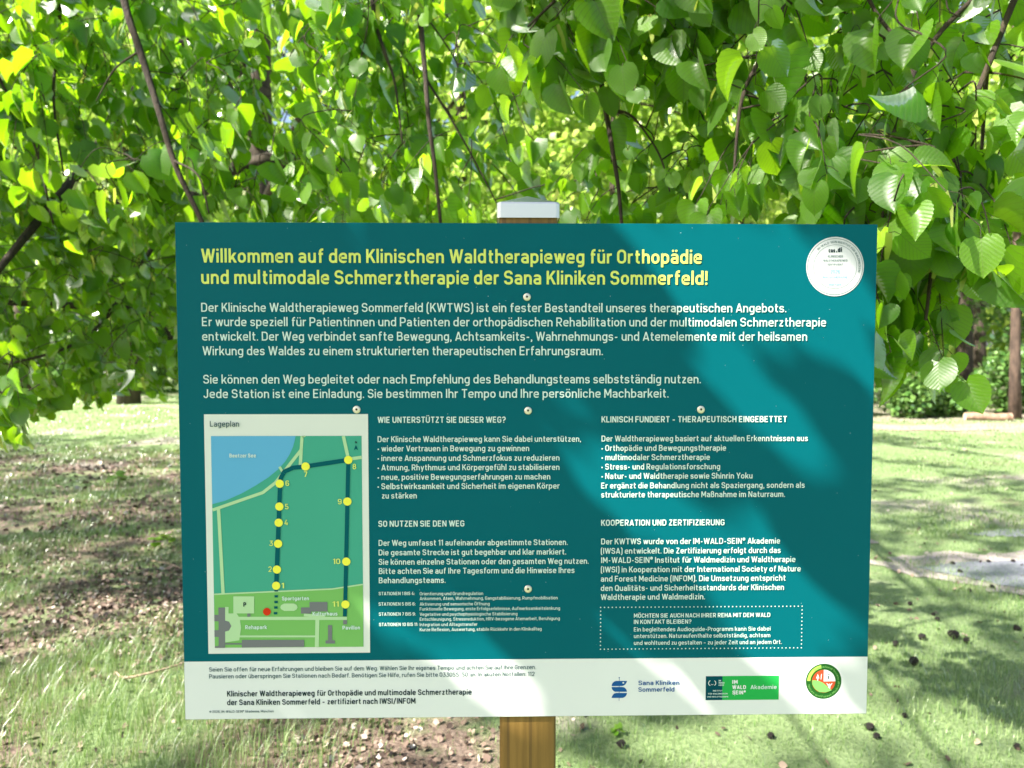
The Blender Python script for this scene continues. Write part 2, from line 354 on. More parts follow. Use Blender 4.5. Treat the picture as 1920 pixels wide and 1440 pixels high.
# measured layout: text rows (part, ink, stroke, capital height mm, text, left, right, baseline in mm from the board centre)
TEXT = [
    ('heading_text', 'yellow', 0.165, 19.38, 'Willkommen auf dem Klinischen Waldtherapieweg für Orthopädie', -463.8, 247.1, 302.0),
    ('heading_text', 'yellow', 0.165, 19.38, 'und multimodale Schmerztherapie der Sana Kliniken Sommerfeld!', -464.3, 255.6, 272.0),
    ('intro_text', 'mint', 0.13, 12.71, 'Der Klinische Waldtherapieweg Sommerfeld (KWTWS) ist ein fester Bestandteil unseres therapeutischen Angebots.', -465.1, 370.0, 232.6),
    ('intro_text', 'mint', 0.13, 12.71, 'Er wurde speziell für Patientinnen und Patienten der orthopädischen Rehabilitation und der multimodalen Schmerztherapie', -464.4, 427.9, 212.3),
    ('intro_text', 'mint', 0.13, 12.71, 'entwickelt. Der Weg verbindet sanfte Bewegung, Achtsamkeits-, Wahrnehmungs- und Atemelemente mit der heilsamen', -464.5, 400.9, 191.8),
    ('intro_text', 'mint', 0.13, 12.71, 'Wirkung des Waldes zu einem strukturierten therapeutischen Erfahrungsraum.', -464.4, 106.1, 171.1),
    ('intro_text', 'mint', 0.13, 12.71, 'Sie können den Weg begleitet oder nach Empfehlung des Behandlungsteams selbstständig nutzen.', -464.1, 247.8, 130.6),
    ('intro_text', 'mint', 0.13, 12.71, 'Jede Station ist eine Einladung. Sie bestimmen Ihr Tempo und Ihre persönliche Machbarkeit.', -464.2, 201.2, 110.0),
    ('subheading_text', 'mint', 0.17, 8.68, 'WIE UNTERSTÜTZT SIE DIESER WEG?', -217.2, -33.6, 74.2),
    ('subheading_text', 'mint', 0.17, 8.68, 'SO NUTZEN SIE DEN WEG', -217.4, -93.3, -76.2),
    ('subheading_text', 'mint', 0.17, 8.68, 'KLINISCH FUNDIERT – THERAPEUTISCH EINGEBETTET', 104.5, 373.5, 74.4),
    ('subheading_text', 'mint', 0.17, 8.68, 'KOOPERATION UND ZERTIFIZIERUNG', 104.8, 284.8, -76.1),
    ('advice_text', 'mint', 0.15, 8.45, 'Der Klinische Waldtherapieweg kann Sie dabei unterstützen,', -217.4, 75.0, 46.5),
    ('advice_text', 'mint', 0.15, 8.45, '• wieder Vertrauen in Bewegung zu gewinnen', -217.5, 0.3, 33.0),
    ('advice_text', 'mint', 0.15, 8.45, '• innere Anspannung und Schmerzfokus zu reduzieren', -217.6, 44.1, 19.2),
    ('advice_text', 'mint', 0.15, 8.45, '• Atmung, Rhythmus und Körpergefühl zu stabilisieren', -217.7, 44.1, 5.6),
    ('advice_text', 'mint', 0.15, 8.45, '• neue, positive Bewegungserfahrungen zu machen', -217.8, 30.9, -8.2),
    ('advice_text', 'mint', 0.15, 8.45, '• Selbstwirksamkeit und Sicherheit im eigenen Körper', -218.0, 44.2, -21.6),
    ('advice_text', 'mint', 0.15, 8.45, 'zu stärken', -212.2, -161.7, -35.2),
    ('usage_text', 'mint', 0.15, 8.45, 'Der Weg umfasst 11 aufeinander abgestimmte Stationen.', -217.2, 56.4, -104.0),
    ('usage_text', 'mint', 0.15, 8.45, 'Die gesamte Strecke ist gut begehbar und klar markiert.', -217.3, 54.2, -118.0),
    ('usage_text', 'mint', 0.15, 8.45, 'Sie können einzelne Stationen oder den gesamten Weg nutzen.', -217.4, 87.0, -131.8),
    ('usage_text', 'mint', 0.15, 8.45, 'Bitte achten Sie auf Ihre Tagesform und die Hinweise Ihres', -217.2, 66.4, -145.2),
    ('usage_text', 'mint', 0.15, 8.45, 'Behandlungsteams.', -217.4, -120.7, -158.8),
    ('station_list_text', 'mint', 0.16, 4.81, 'STATIONEN 1 BIS 4:', -217.7, -165.5, -176.4),
    ('station_list_text', 'mint', 0.13, 4.81, 'Orientierung und Grundregulation', -158.3, -66.4, -176.9),
    ('station_list_text', 'mint', 0.13, 4.81, 'Ankommen, Atem, Wahrnehmung, Gangstabilisierung, Rumpfmobilisation', -158.4, 42.0, -184.0),
    ('station_list_text', 'mint', 0.16, 4.81, 'STATIONEN 5 BIS 6:', -217.9, -164.4, -191.8),
    ('station_list_text', 'mint', 0.13, 4.81, 'Aktivierung und sensorische Öffnung', -158.4, -57.0, -192.2),
    ('station_list_text', 'mint', 0.13, 4.81, 'Funktionelle Bewegung, erste Erfolgserlebnisse, Aufmerksamkeitslenkung', -158.5, 45.5, -199.4),
    ('station_list_text', 'mint', 0.16, 4.81, 'STATIONEN 7 BIS 9:', -217.7, -164.4, -206.6),
    ('station_list_text', 'mint', 0.13, 4.81, 'Vegetative und psychophysiologische Stabilisierung', -158.5, -16.6, -207.2),
    ('station_list_text', 'mint', 0.13, 4.81, 'Entschleunigung, Stressreduktion, HRV-bezogene Atemarbeit, Beruhigung', -158.5, 45.3, -214.5),
    ('station_list_text', 'mint', 0.16, 4.81, 'STATIONEN 10 BIS 11:', -217.6, -161.1, -221.9),
    ('station_list_text', 'mint', 0.13, 4.81, 'Integration und Alltagstransfer', -158.6, -74.9, -222.4),
    ('station_list_text', 'mint', 0.13, 4.81, 'Kurze Reflexion, Auswertung, stabile Rückkehr in den Klinikalltag', -158.6, 18.7, -229.8),
    ('evidence_text', 'mint', 0.15, 8.45, 'Der Waldtherapieweg basiert auf aktuellen Erkenntnissen aus', 104.6, 404.6, 46.7),
    ('evidence_text', 'mint', 0.15, 8.45, '• Orthopädie und Bewegungstherapie', 104.7, 285.5, 33.0),
    ('evidence_text', 'mint', 0.15, 8.45, '• multimodaler Schmerztherapie', 104.8, 262.1, 19.6),
    ('evidence_text', 'mint', 0.15, 8.45, '• Stress- und Regulationsforschung', 104.8, 277.3, 5.9),
    ('evidence_text', 'mint', 0.15, 8.45, '• Natur- und Waldtherapie sowie Shinrin Yoku', 104.9, 324.7, -7.7),
    ('evidence_text', 'mint', 0.15, 8.45, 'Er ergänzt die Behandlung nicht als Spaziergang, sondern als', 104.5, 401.2, -21.6),
    ('evidence_text', 'mint', 0.15, 8.45, 'strukturierte therapeutische Maßnahme im Naturraum.', 104.6, 372.7, -34.8),
    ('certification_text', 'mint', 0.15, 8.45, 'Der KWTWS wurde von der IM-WALD-SEIN® Akademie', 104.9, 366.6, -103.4),
    ('certification_text', 'mint', 0.15, 8.45, '(IWSA) entwickelt. Die Zertifizierung erfolgt durch das', 104.5, 367.6, -117.3),
    ('certification_text', 'mint', 0.15, 8.45, 'IM-WALD-SEIN® Institut für Waldmedizin und Waldtherapie', 105.1, 389.6, -130.8),
    ('certification_text', 'mint', 0.15, 8.45, '(IWSI) in Kooperation mit der International Society of Nature', 104.7, 397.7, -144.7),
    ('certification_text', 'mint', 0.15, 8.45, 'and Forest Medicine (INFOM). Die Umsetzung entspricht', 104.7, 375.7, -158.3),
    ('certification_text', 'mint', 0.15, 8.45, 'den Qualitäts- und Sicherheitsstandards der Klinischen', 104.8, 373.5, -172.0),
    ('certification_text', 'mint', 0.15, 8.45, 'Waldtherapie und Waldmedizin.', 104.9, 257.6, -185.3),
    ('contact_text', 'mint', 0.16, 6.2, 'MÖCHTEN SIE AUCH NACH IHRER REHA MIT DEM WALD', 153.5, 354.0, -212.0),
    ('contact_text', 'mint', 0.16, 6.2, 'IN KONTAKT BLEIBEN?', 153.5, 237.9, -221.2),
    ('contact_text', 'mint', 0.14, 6.2, 'Ein begleitendes Audioguide-Programm kann Sie dabei', 153.6, 354.6, -232.4),
    ('contact_text', 'mint', 0.14, 6.2, 'unterstützen. Naturaufenthalte selbstständig, achtsam', 153.7, 354.5, -242.2),
    ('contact_text', 'mint', 0.14, 6.2, 'und wohltuend zu gestalten – zu jeder Zeit und an jedem Ort.', 153.8, 371.5, -252.4),
    ('safety_text', 'slate', 0.13, 6.43, 'Seien Sie offen für neue Erfahrungen und bleiben Sie auf dem Weg. Wählen Sie Ihr eigenes Tempo und achten Sie auf Ihre Grenzen.', -463.7, 10.7, -287.4),
    ('safety_text', 'slate', 0.13, 6.43, 'Pausieren oder überspringen Sie Stationen nach Bedarf. Benötigen Sie Hilfe, rufen Sie bitte 033055-50 an. In akuten Notfällen: 112', -463.9, 8.5, -297.6),
    ('title_text', 'black', 0.17, 8.22, 'Klinischer Waldtherapieweg für Orthopädie und multimodale Schmerztherapie', -438.5, -83.5, -324.4),
    ('title_text', 'black', 0.17, 8.22, 'der Sana Kliniken Sommerfeld – zertifiziert nach IWSI/INFOM', -438.7, -165.4, -337.2),
    ('copyright_text', 'slate', 0.14, 3.57, '© 2026, IM-WALD-SEIN® Akademie, München', -464.3, -371.4, -348.5),
    ('clinic_name', 'navy', 0.16, 6.67, 'Sana Kliniken', 160.9, 221.3, -312.5),
    ('clinic_name', 'navy', 0.16, 6.67, 'Sommerfeld', 160.9, 214.0, -322.4),
    ('institute_logo', 'white', 0.24, 5.43, 'IM', 299.3, 307.4, -311.4),
    ('institute_logo', 'white', 0.24, 5.43, 'WALD', 299.4, 319.7, -319.4),
    ('institute_logo', 'white', 0.24, 5.43, 'SEIN®', 299.6, 319.4, -327.4),
    ('academy_text', 'mint', 0.15, 6.2, 'Akademie', 326.4, 365.1, -319.8),
    ('institute_text', 'mint', 0.17, 2.02, 'INSTITUT', 271.0, 285.0, -322.8),
    ('institute_text', 'mint', 0.17, 2.02, 'FÜR WALDMEDIZIN', 263.9, 292.6, -327.3),
    ('institute_text', 'mint', 0.17, 2.02, 'UND WALDTHERAPIE', 262.6, 293.9, -331.8),
    ('emblem_text', 'mint', 0.17, 2.33, 'IM', 279.2, 282.6, -307.9),
    ('emblem_text', 'mint', 0.17, 2.33, 'INNER', 279.2, 287.8, -311.2),
    ('emblem_text', 'mint', 0.17, 2.33, 'HERZ', 279.2, 287.3, -314.6),
    ('map_label', 'slate', 0.14, 8.14, 'Lageplan', -455.6, -414.0, 69.2),
    ('map_label', 'mint', 0.2, 5.43, 'Beetzer See', -428.7, -390.9, 25.0),
    ('map_label', 'mint', 0.2, 5.43, 'Sportgarten', -356.9, -318.0, -182.7),
    ('map_label', 'mint', 0.2, 5.43, 'Kulturhaus', -313.1, -277.2, -205.4),
    ('map_label', 'mint', 0.2, 5.58, 'Rehapark', -410.2, -379.2, -224.7),
    ('map_label', 'mint', 0.2, 5.43, 'Pavillon', -270.2, -244.8, -226.2),
    ('map_label', 'black', 0.22, 6.2, 'P', -412.5, -408.4, -191.6),
    ('map_label', 'black', 0.2, 3.1, 'N', -249.6, -246.8, 44.9),
    ('station_number', 'yellow', 0.15, 7.75, '8', -253.3, -248.2, 7.6),
    ('station_number', 'yellow', 0.15, 7.75, '7', -323.4, -317.8, -3.2),
    ('station_number', 'yellow', 0.15, 7.75, '6', -349.5, -344.1, -16.2),
    ('station_number', 'yellow', 0.15, 7.75, '5', -350.7, -345.6, -50.0),
    ('station_number', 'yellow', 0.15, 7.75, '4', -352.0, -346.4, -73.0),
    ('station_number', 'yellow', 0.15, 7.75, '3', -373.9, -368.5, -103.2),
    ('station_number', 'yellow', 0.15, 7.75, '2', -375.7, -370.8, -140.8),
    ('station_number', 'yellow', 0.15, 7.75, '1', -357.4, -353.3, -164.9),
    ('station_number', 'yellow', 0.15, 7.75, '9', -275.0, -269.3, -43.1),
    ('station_number', 'yellow', 0.15, 7.75, '10', -282.8, -272.3, -129.9),
    ('station_number', 'yellow', 0.15, 7.75, '11', -284.2, -275.0, -192.4),
]
MAP_POLYGONS = {
    'lake': [(-454.9, 55.8), (-334.5, 55.5), (-335.9, 48.4), (-338.5, 39.4), (-343.2, 29.2), (-349.7, 19.0), (-360.0, 7.4), (-374.2, -4.1), (-392.1, -15.6), (-412.6, -27.1), (-435.6, -37.3), (-454.7, -42.6)],
    'lawn': [(-454.3, -172.6), (-415.0, -172.3), (-363.9, -171.1), (-325.5, -169.2), (-284.5, -166.0), (-261.4, -162.8), (-240.3, -159.8), (-240.1, -252.3), (-454.9, -252.3)],
    'parking': [(-426.8, -176.7), (-396.9, -176.9), (-397.3, -201.9), (-427.2, -201.7)],
    'forecourt': [(-439.0, -192.2), (-433.9, -192.3), (-434.1, -201.7), (-422.6, -201.7), (-418.1, -208.6), (-416.3, -223.0), (-419.4, -241.3), (-439.7, -244.3)],
    'hospital': [(-448.5, -193.0), (-438.8, -193.0), (-439.1, -212.1), (-433.5, -213.7), (-430.3, -220.2), (-433.8, -226.8), (-439.4, -228.3), (-439.7, -245.3), (-415.7, -245.5), (-415.6, -240.8), (-325.9, -241.4), (-326.0, -251.6), (-415.8, -252.0), (-415.7, -247.6), (-439.8, -247.4), (-439.9, -252.7), (-454.7, -252.5), (-454.6, -249.9), (-449.3, -249.4), (-449.0, -236.1), (-455.2, -236.0), (-455.0, -226.1), (-448.8, -226.1), (-448.6, -213.1), (-454.7, -213.0), (-454.6, -203.6), (-448.7, -203.7)],
    'hut': [(-407.3, -201.8), (-402.7, -201.9), (-402.8, -206.8), (-407.4, -206.8)],
    'culture': [(-317.5, -185.7), (-291.6, -185.8), (-291.8, -199.7), (-315.6, -199.6), (-315.7, -202.7), (-330.0, -202.6), (-329.9, -193.5), (-317.6, -193.5)],
    'pavilion': [(-269.3, -212.4), (-263.7, -212.5), (-263.7, -218.8), (-269.4, -218.7)],
    'tower': [(-291.2, -219.9), (-285.3, -219.9), (-285.6, -242.2), (-281.4, -242.2), (-281.5, -247.0), (-295.1, -246.9), (-295.1, -242.2), (-291.5, -242.2)],
    'north': [(-248.4, 42.6), (-245.4, 34.9), (-248.4, 37.2), (-251.5, 34.9)],
    'sport': [(-353.9, -187.6), (-339.8, -187.6), (-336.0, -190.0), (-334.7, -193.2), (-336.1, -196.3), (-339.9, -198.6), (-354.0, -198.5), (-358.3, -196.1), (-359.8, -193.0), (-358.3, -189.9)],
}
MAP_PATHS = {
    'path1': ([(-454.3, -50.9), (-382.1, -25.9), (-364.1, -11.8), (-343.4, 15.1), (-326.7, 35.6), (-325.1, 55.5)], 4.4),
    'path2': ([(-326.7, 36.8), (-328.2, 13.8)], 4.7),
    'path2b': ([(-324.7, 54.0), (-320.6, 55.5)], 2.1),
    'pier': ([(-357.9, 11.3), (-353.2, 2.8)], 3.6),
    'path3': ([(-445.9, -47.6), (-441.5, -172.7)], 4.7),
    'path4': ([(-266.3, 55.4), (-259.5, 22.6)], 4.7),
    'path5': ([(-259.5, 22.1), (-240.1, 24.6)], 4.7),
    'path6': ([(-454.3, -173.6), (-415.0, -173.4), (-363.9, -171.8), (-325.5, -170.2), (-284.5, -166.8), (-261.4, -163.6), (-240.3, -160.3)], 2.1),
    'path7': ([(-419.2, -209.1), (-263.9, -210.1)], 4.7),
    'path8': ([(-420.6, -235.5), (-309.9, -236.3)], 2.8),
    'path9': ([(-306.5, -211.7), (-307.8, -252.3)], 5.7),
    'path10': ([(-325.9, -204.7), (-295.2, -207.0)], 4.1),
}
MAP_ROUTE = {
    'a': ([(-365.0, -161.4), (-363.6, -137.7), (-361.3, -100.1), (-360.1, -69.6), (-358.8, -46.1), (-357.3, -13.1)], 6.2),
    'b': ([(-357.3, -13.1), (-356.4, -5.4), (-351.2, 4.3), (-338.4, 9.9), (-320.6, 11.7), (-259.5, 21.0)], 6.2),
    'c': ([(-259.5, 21.0), (-261.4, -39.2), (-263.8, -126.6), (-265.7, -189.4), (-266.7, -207.2)], 5.7),
}
MAP_DASHES = [(-365.1, -168.4), (-365.2, -177.0), (-365.6, -185.4), (-366.0, -193.5), (-366.6, -201.8)]
MAP_MARKERS = [(-259.5, 21.0), (-320.6, 11.7), (-357.8, -13.1), (-358.8, -46.1), (-360.1, -69.6), (-361.3, -100.1), (-363.6, -137.7), (-365.0, -161.4), (-261.4, -39.2), (-263.8, -126.6), (-265.7, -189.4)]
MAP_START = (-378.9, -199.4)
SNAKE = [
    [(121.6, -313.7), (121.9, -311.4), (123.2, -308.8), (125.4, -306.8), (128.0, -306.0), (144.3, -306.1), (143.4, -308.9), (141.5, -311.6), (139.2, -313.0), (137.2, -313.7)] ,
    [(121.6, -315.1), (137.3, -315.2), (139.9, -315.7), (142.2, -317.6), (143.7, -319.9), (144.2, -322.4), (127.5, -322.2), (124.9, -321.4), (123.0, -319.5), (121.9, -317.4)] ,
    [(144.2, -324.1), (143.9, -326.2), (142.6, -328.6), (140.6, -330.3), (138.0, -331.5), (121.5, -331.4), (122.3, -328.7), (123.9, -326.2), (125.9, -324.6), (128.2, -324.0)] ,
    [(132.3, -301.9), (133.0, -301.9), (133.0, -304.6), (132.3, -304.6)] ,
    [(132.5, -332.8), (133.3, -332.8), (133.3, -335.8), (132.6, -335.8)] ,
]
SNAKE_DOTS = [(138.7, -308.8), (132.7, -301.4)]
BRANCHES = [
    ('B', 'right', [
         [(1.49, 0.722, 2.835, 0.011), (1.25, 0.711, 2.507, 0.009), (1.111, 0.699, 2.192, 0.007), (1.01, 0.688, 1.915, 0.006), (0.966, 0.674, 1.599, 0.004)] ,
         [(1.25, 0.711, 2.507, 0.007), (1.002, 0.754, 2.263, 0.006), (0.871, 0.692, 1.94, 0.004), (0.862, 0.649, 1.648, 0.003)] ,
         [(1.111, 0.699, 2.192, 0.006), (1.196, 0.84, 2.016, 0.004), (1.15, 0.779, 1.777, 0.003)] ,
     ], ([(0.779, 1.957), (1.134, 1.997), (1.121, 1.734), (1.055, 1.695), (0.95, 1.616), (0.779, 1.629)], 0.54, 0.99) , 46 , 0.088 ),
    ('B', 'topright', [
         [(1.005, 0.888, 3.001, 0.013), (0.813, 0.875, 2.632, 0.011), (0.704, 0.869, 2.454, 0.01), (0.665, 0.865, 2.358, 0.008), (0.621, 0.842, 2.268, 0.006), (0.564, 0.807, 2.15, 0.005), (0.544, 0.799, 1.963, 0.003)] ,
         [(0.665, 0.865, 2.358, 0.005), (0.731, 0.86, 2.269, 0.004), (0.747, 0.834, 2.16, 0.004), (0.764, 0.795, 1.963, 0.003)] ,
         [(0.813, 0.875, 2.632, 0.006), (0.923, 0.862, 2.399, 0.005), (0.977, 0.805, 2.27, 0.004), (0.978, 0.747, 2.094, 0.003)] ,
         [(0.704, 0.869, 2.454, 0.004), (0.836, 0.916, 2.436, 0.003), (0.923, 0.86, 2.345, 0.003), (0.991, 0.857, 2.303, 0.002)] ,
     ], ([(0.423, 2.704), (1.354, 2.704), (1.28, 2.409), (1.191, 2.01), (0.541, 1.981), (0.452, 2.232)], 0.64, 1.34) , 100 , 0.088 ),
    ('B', 'topcentre', [
         [(0.497, 1.053, 3.118, 0.009), (0.319, 1.039, 2.734, 0.007), (0.142, 1.032, 2.527, 0.005), (0.038, 1.03, 2.424, 0.003)] ,
         [(0.319, 1.039, 2.734, 0.006), (0.319, 1.029, 2.527, 0.004), (0.245, 1.025, 2.409, 0.003)] ,
     ], ([(-0.02, 2.778), (0.562, 2.778), (0.547, 2.334), (0.302, 2.349), (0.118, 2.303), (-0.005, 2.395)], 0.89, 1.24) , 40 , 0.09 ),
    ('B', 'hanging', [
         [(0.228, 1.31, 3.162, 0.011), (0.239, 1.294, 2.814, 0.01), (0.261, 1.279, 2.483, 0.009), (0.278, 1.219, 2.284, 0.008), (0.298, 1.161, 2.109, 0.007), (0.314, 1.155, 1.998, 0.006), (0.326, 1.148, 1.855, 0.005)] ,
         [(0.286, 1.218, 2.26, 0.004), (0.346, 1.165, 2.228, 0.004), (0.401, 1.161, 2.164, 0.003), (0.441, 1.157, 2.093, 0.003), (0.466, 1.152, 1.998, 0.002)] ,
     ], ([(0.217, 2.257), (0.666, 2.293), (0.666, 1.952), (0.235, 1.952)], 1.22, 1.64) , 22 , 0.082 ),
    ('A', 'midcentre', [
         [(-0.363, 1.737, 3.505, 0.013), (-0.344, 1.716, 3.038, 0.012), (-0.331, 1.703, 2.766, 0.011), (-0.306, 1.641, 2.514, 0.009), (-0.29, 1.583, 2.345, 0.008), (-0.268, 1.574, 2.177, 0.007), (-0.247, 1.565, 1.971, 0.006)] ,
         [(-0.325, 1.703, 2.766, 0.004), (-0.254, 1.799, 2.701, 0.003), (-0.199, 1.894, 2.628, 0.003), (-0.147, 1.883, 2.398, 0.002)] ,
         [(-0.301, 1.64, 2.495, 0.005), (-0.208, 1.682, 2.357, 0.004), (-0.101, 1.671, 2.163, 0.003), (-0.033, 1.663, 2.027, 0.002)] ,
     ], ([(-0.725, 3.277), (0.016, 3.277), (0.108, 2.468), (0.293, 2.075), (-0.726, 2.051)], 1.66, 2.64) , 72 , 0.086 ),
    ('A', 'slender', [
         [(-0.601, 1.998, 3.624, 0.013), (-0.563, 1.974, 3.135, 0.011), (-0.538, 1.961, 2.859, 0.009), (-0.488, 1.902, 2.69, 0.007), (-0.45, 1.896, 2.575, 0.005), (-0.419, 1.885, 2.335, 0.003)] ,
     ], ([(-0.954, 3.367), (-0.37, 3.367), (-0.371, 2.103), (-0.955, 2.103)], 1.89, 2.74) , 62 , 0.086 ),
    ('A', 'leaning', [
         [(-1.772, 2.277, 3.801, 0.018), (-1.703, 2.254, 3.317, 0.017), (-1.632, 2.188, 2.994, 0.016), (-1.546, 2.126, 2.781, 0.015), (-1.45, 2.063, 2.53, 0.013), (-1.362, 2.0, 2.298, 0.012), (-1.304, 1.993, 2.168, 0.011), (-1.248, 1.987, 2.05, 0.01), (-1.209, 1.981, 1.931, 0.009)] ,
         [(-1.546, 2.126, 2.781, 0.005), (-1.703, 2.227, 2.741, 0.004), (-1.784, 2.222, 2.603, 0.002)] ,
         [(-1.362, 2.0, 2.298, 0.005), (-1.22, 1.894, 2.21, 0.004), (-1.178, 1.886, 2.063, 0.003)] ,
     ], ([(-2.096, 3.639), (-0.845, 3.639), (-0.846, 2.143), (-1.771, 2.143), (-2.097, 2.497)], 2.09, 3.34) , 140 , 0.094 ),
    ('A', 'farleft', [
         [(-2.186, 2.492, 3.943, 0.012), (-2.101, 2.466, 3.429, 0.01), (-2.03, 2.396, 3.015, 0.008), (-2.029, 2.33, 2.66, 0.006), (-1.982, 2.312, 2.304, 0.004)] ,
         [(-2.502, 2.576, 3.485, 0.01), (-2.452, 2.55, 2.93, 0.008), (-2.25, 2.528, 2.527, 0.006), (-2.15, 2.507, 2.124, 0.004)] ,
     ], ([(-3.084, 3.764), (-1.786, 3.764), (-1.787, 2.18), (-3.085, 2.18)], 2.24, 3.64) , 155 , 0.09 ),
    ('A', 'dipping', [
         [(-1.314, 4.639, 3.086, 0.06), (-1.767, 4.54, 2.939, 0.054), (-2.044, 4.542, 2.86, 0.048), (-2.31, 4.231, 2.533, 0.043), (-2.692, 4.036, 2.505, 0.037), (-3.209, 3.841, 2.414, 0.031), (-3.674, 3.642, 2.244, 0.025)] ,
         [(-1.658, 4.416, 2.447, 0.05), (-2.048, 4.2, 1.963, 0.042), (-2.224, 3.986, 1.587, 0.035), (-2.361, 3.797, 1.774, 0.027), (-2.944, 3.609, 1.814, 0.02), (-3.53, 3.52, 1.84, 0.012)] ,
         [(-2.31, 4.231, 2.533, 0.02), (-2.462, 3.909, 2.009, 0.015), (-2.646, 3.593, 1.582, 0.011), (-3.271, 3.495, 1.386, 0.006)] ,
     ], ([(-3.792, 2.473), (-1.806, 2.473), (-1.807, 1.549), (-2.098, 1.378), (-2.354, 1.413), (-2.628, 1.327), (-2.902, 1.241), (-3.793, 1.224)], 2.84, 4.54) , 350 , 0.088 ),
    ('A', 'lowsprig', [
         [(-2.411, 1.98, 1.434, 0.006), (-2.152, 1.972, 1.369, 0.005), (-1.979, 1.968, 1.358, 0.003), (-1.903, 1.968, 1.39, 0.002)] ,
     ], ([(-2.282, 1.434), (-1.914, 1.434), (-1.903, 1.336), (-2.282, 1.282)], 1.84, 2.04) , 7 , 0.08 ),
]
SUN_PATCHES_ON_BOARD = [
    ( [(-0.311, 0.356), (-0.221, 0.319), (-0.161, 0.267)] , 0.016 ),
    ( [(0.158, 0.343), (0.296, 0.298), (0.374, 0.252), (0.437, 0.222), (0.5, 0.176)] , 0.043 ),
    ( [(0.326, 0.374), (0.404, 0.298), (0.499, 0.23)] , 0.035 ),
    ( [(0.205, 0.252), (0.259, 0.191), (0.314, 0.122), (0.37, 0.06), (0.418, 0.013)] , 0.031 ),
    ( [(0.393, 0.075), (0.44, 0.044), (0.503, 0.028)] , 0.024 ),
    ( [(0.114, -0.009), (0.161, -0.049), (0.232, -0.119), (0.319, -0.191), (0.399, -0.247)] , 0.035 ),
    ( [(0.262, -0.033), (0.334, -0.104), (0.398, -0.176), (0.478, -0.24)] , 0.025 ),
    ( [(0.037, 0.03), (0.099, -0.017)] , 0.02 ),
    ( [(-0.164, -0.157), (-0.024, -0.169)] , 0.011 ),
    ( [(-0.226, -0.235), (-0.071, -0.264)] , 0.024 ),
    ( [(-0.498, 0.191), (-0.492, 0.1)] , 0.011 ),
    ( [(-0.133, -0.275), (-0.071, -0.315), (0.007, -0.348)] , 0.035 ),
    ( [(0.195, -0.285), (0.242, -0.326)] , 0.024 ),
    ( [(0.336, -0.278), (0.416, -0.311), (0.496, -0.352)] , 0.035 ),
]
CONES = [(3.26, 4.18, 0.03), (3.15, 3.97, 0.03), (3.52, 4.21, 0.028), (3.72, 4.22, 0.028), (3.15, 3.63, 0.028), (2.41, 3.24, 0.025), (2.41, 2.97, 0.024), (1.99, 2.63, 0.03), (2.15, 2.69, 0.034), (2.35, 2.73, 0.035), (2.35, 2.7, 0.045), (2.4, 2.67, 0.03), (1.98, 2.42, 0.04), (2.8, 2.91, 0.03), (1.45, 1.79, 0.03), (1.42, 1.73, 0.024), (1.94, 1.67, 0.025), (1.01, 1.74, 0.025), (0.8, 1.94, 0.025), (0.44, 1.68, 0.03), (2.96, 3.55, 0.024), (2.46, 3.07, 0.02), (1.64, 1.9, 0.02)]

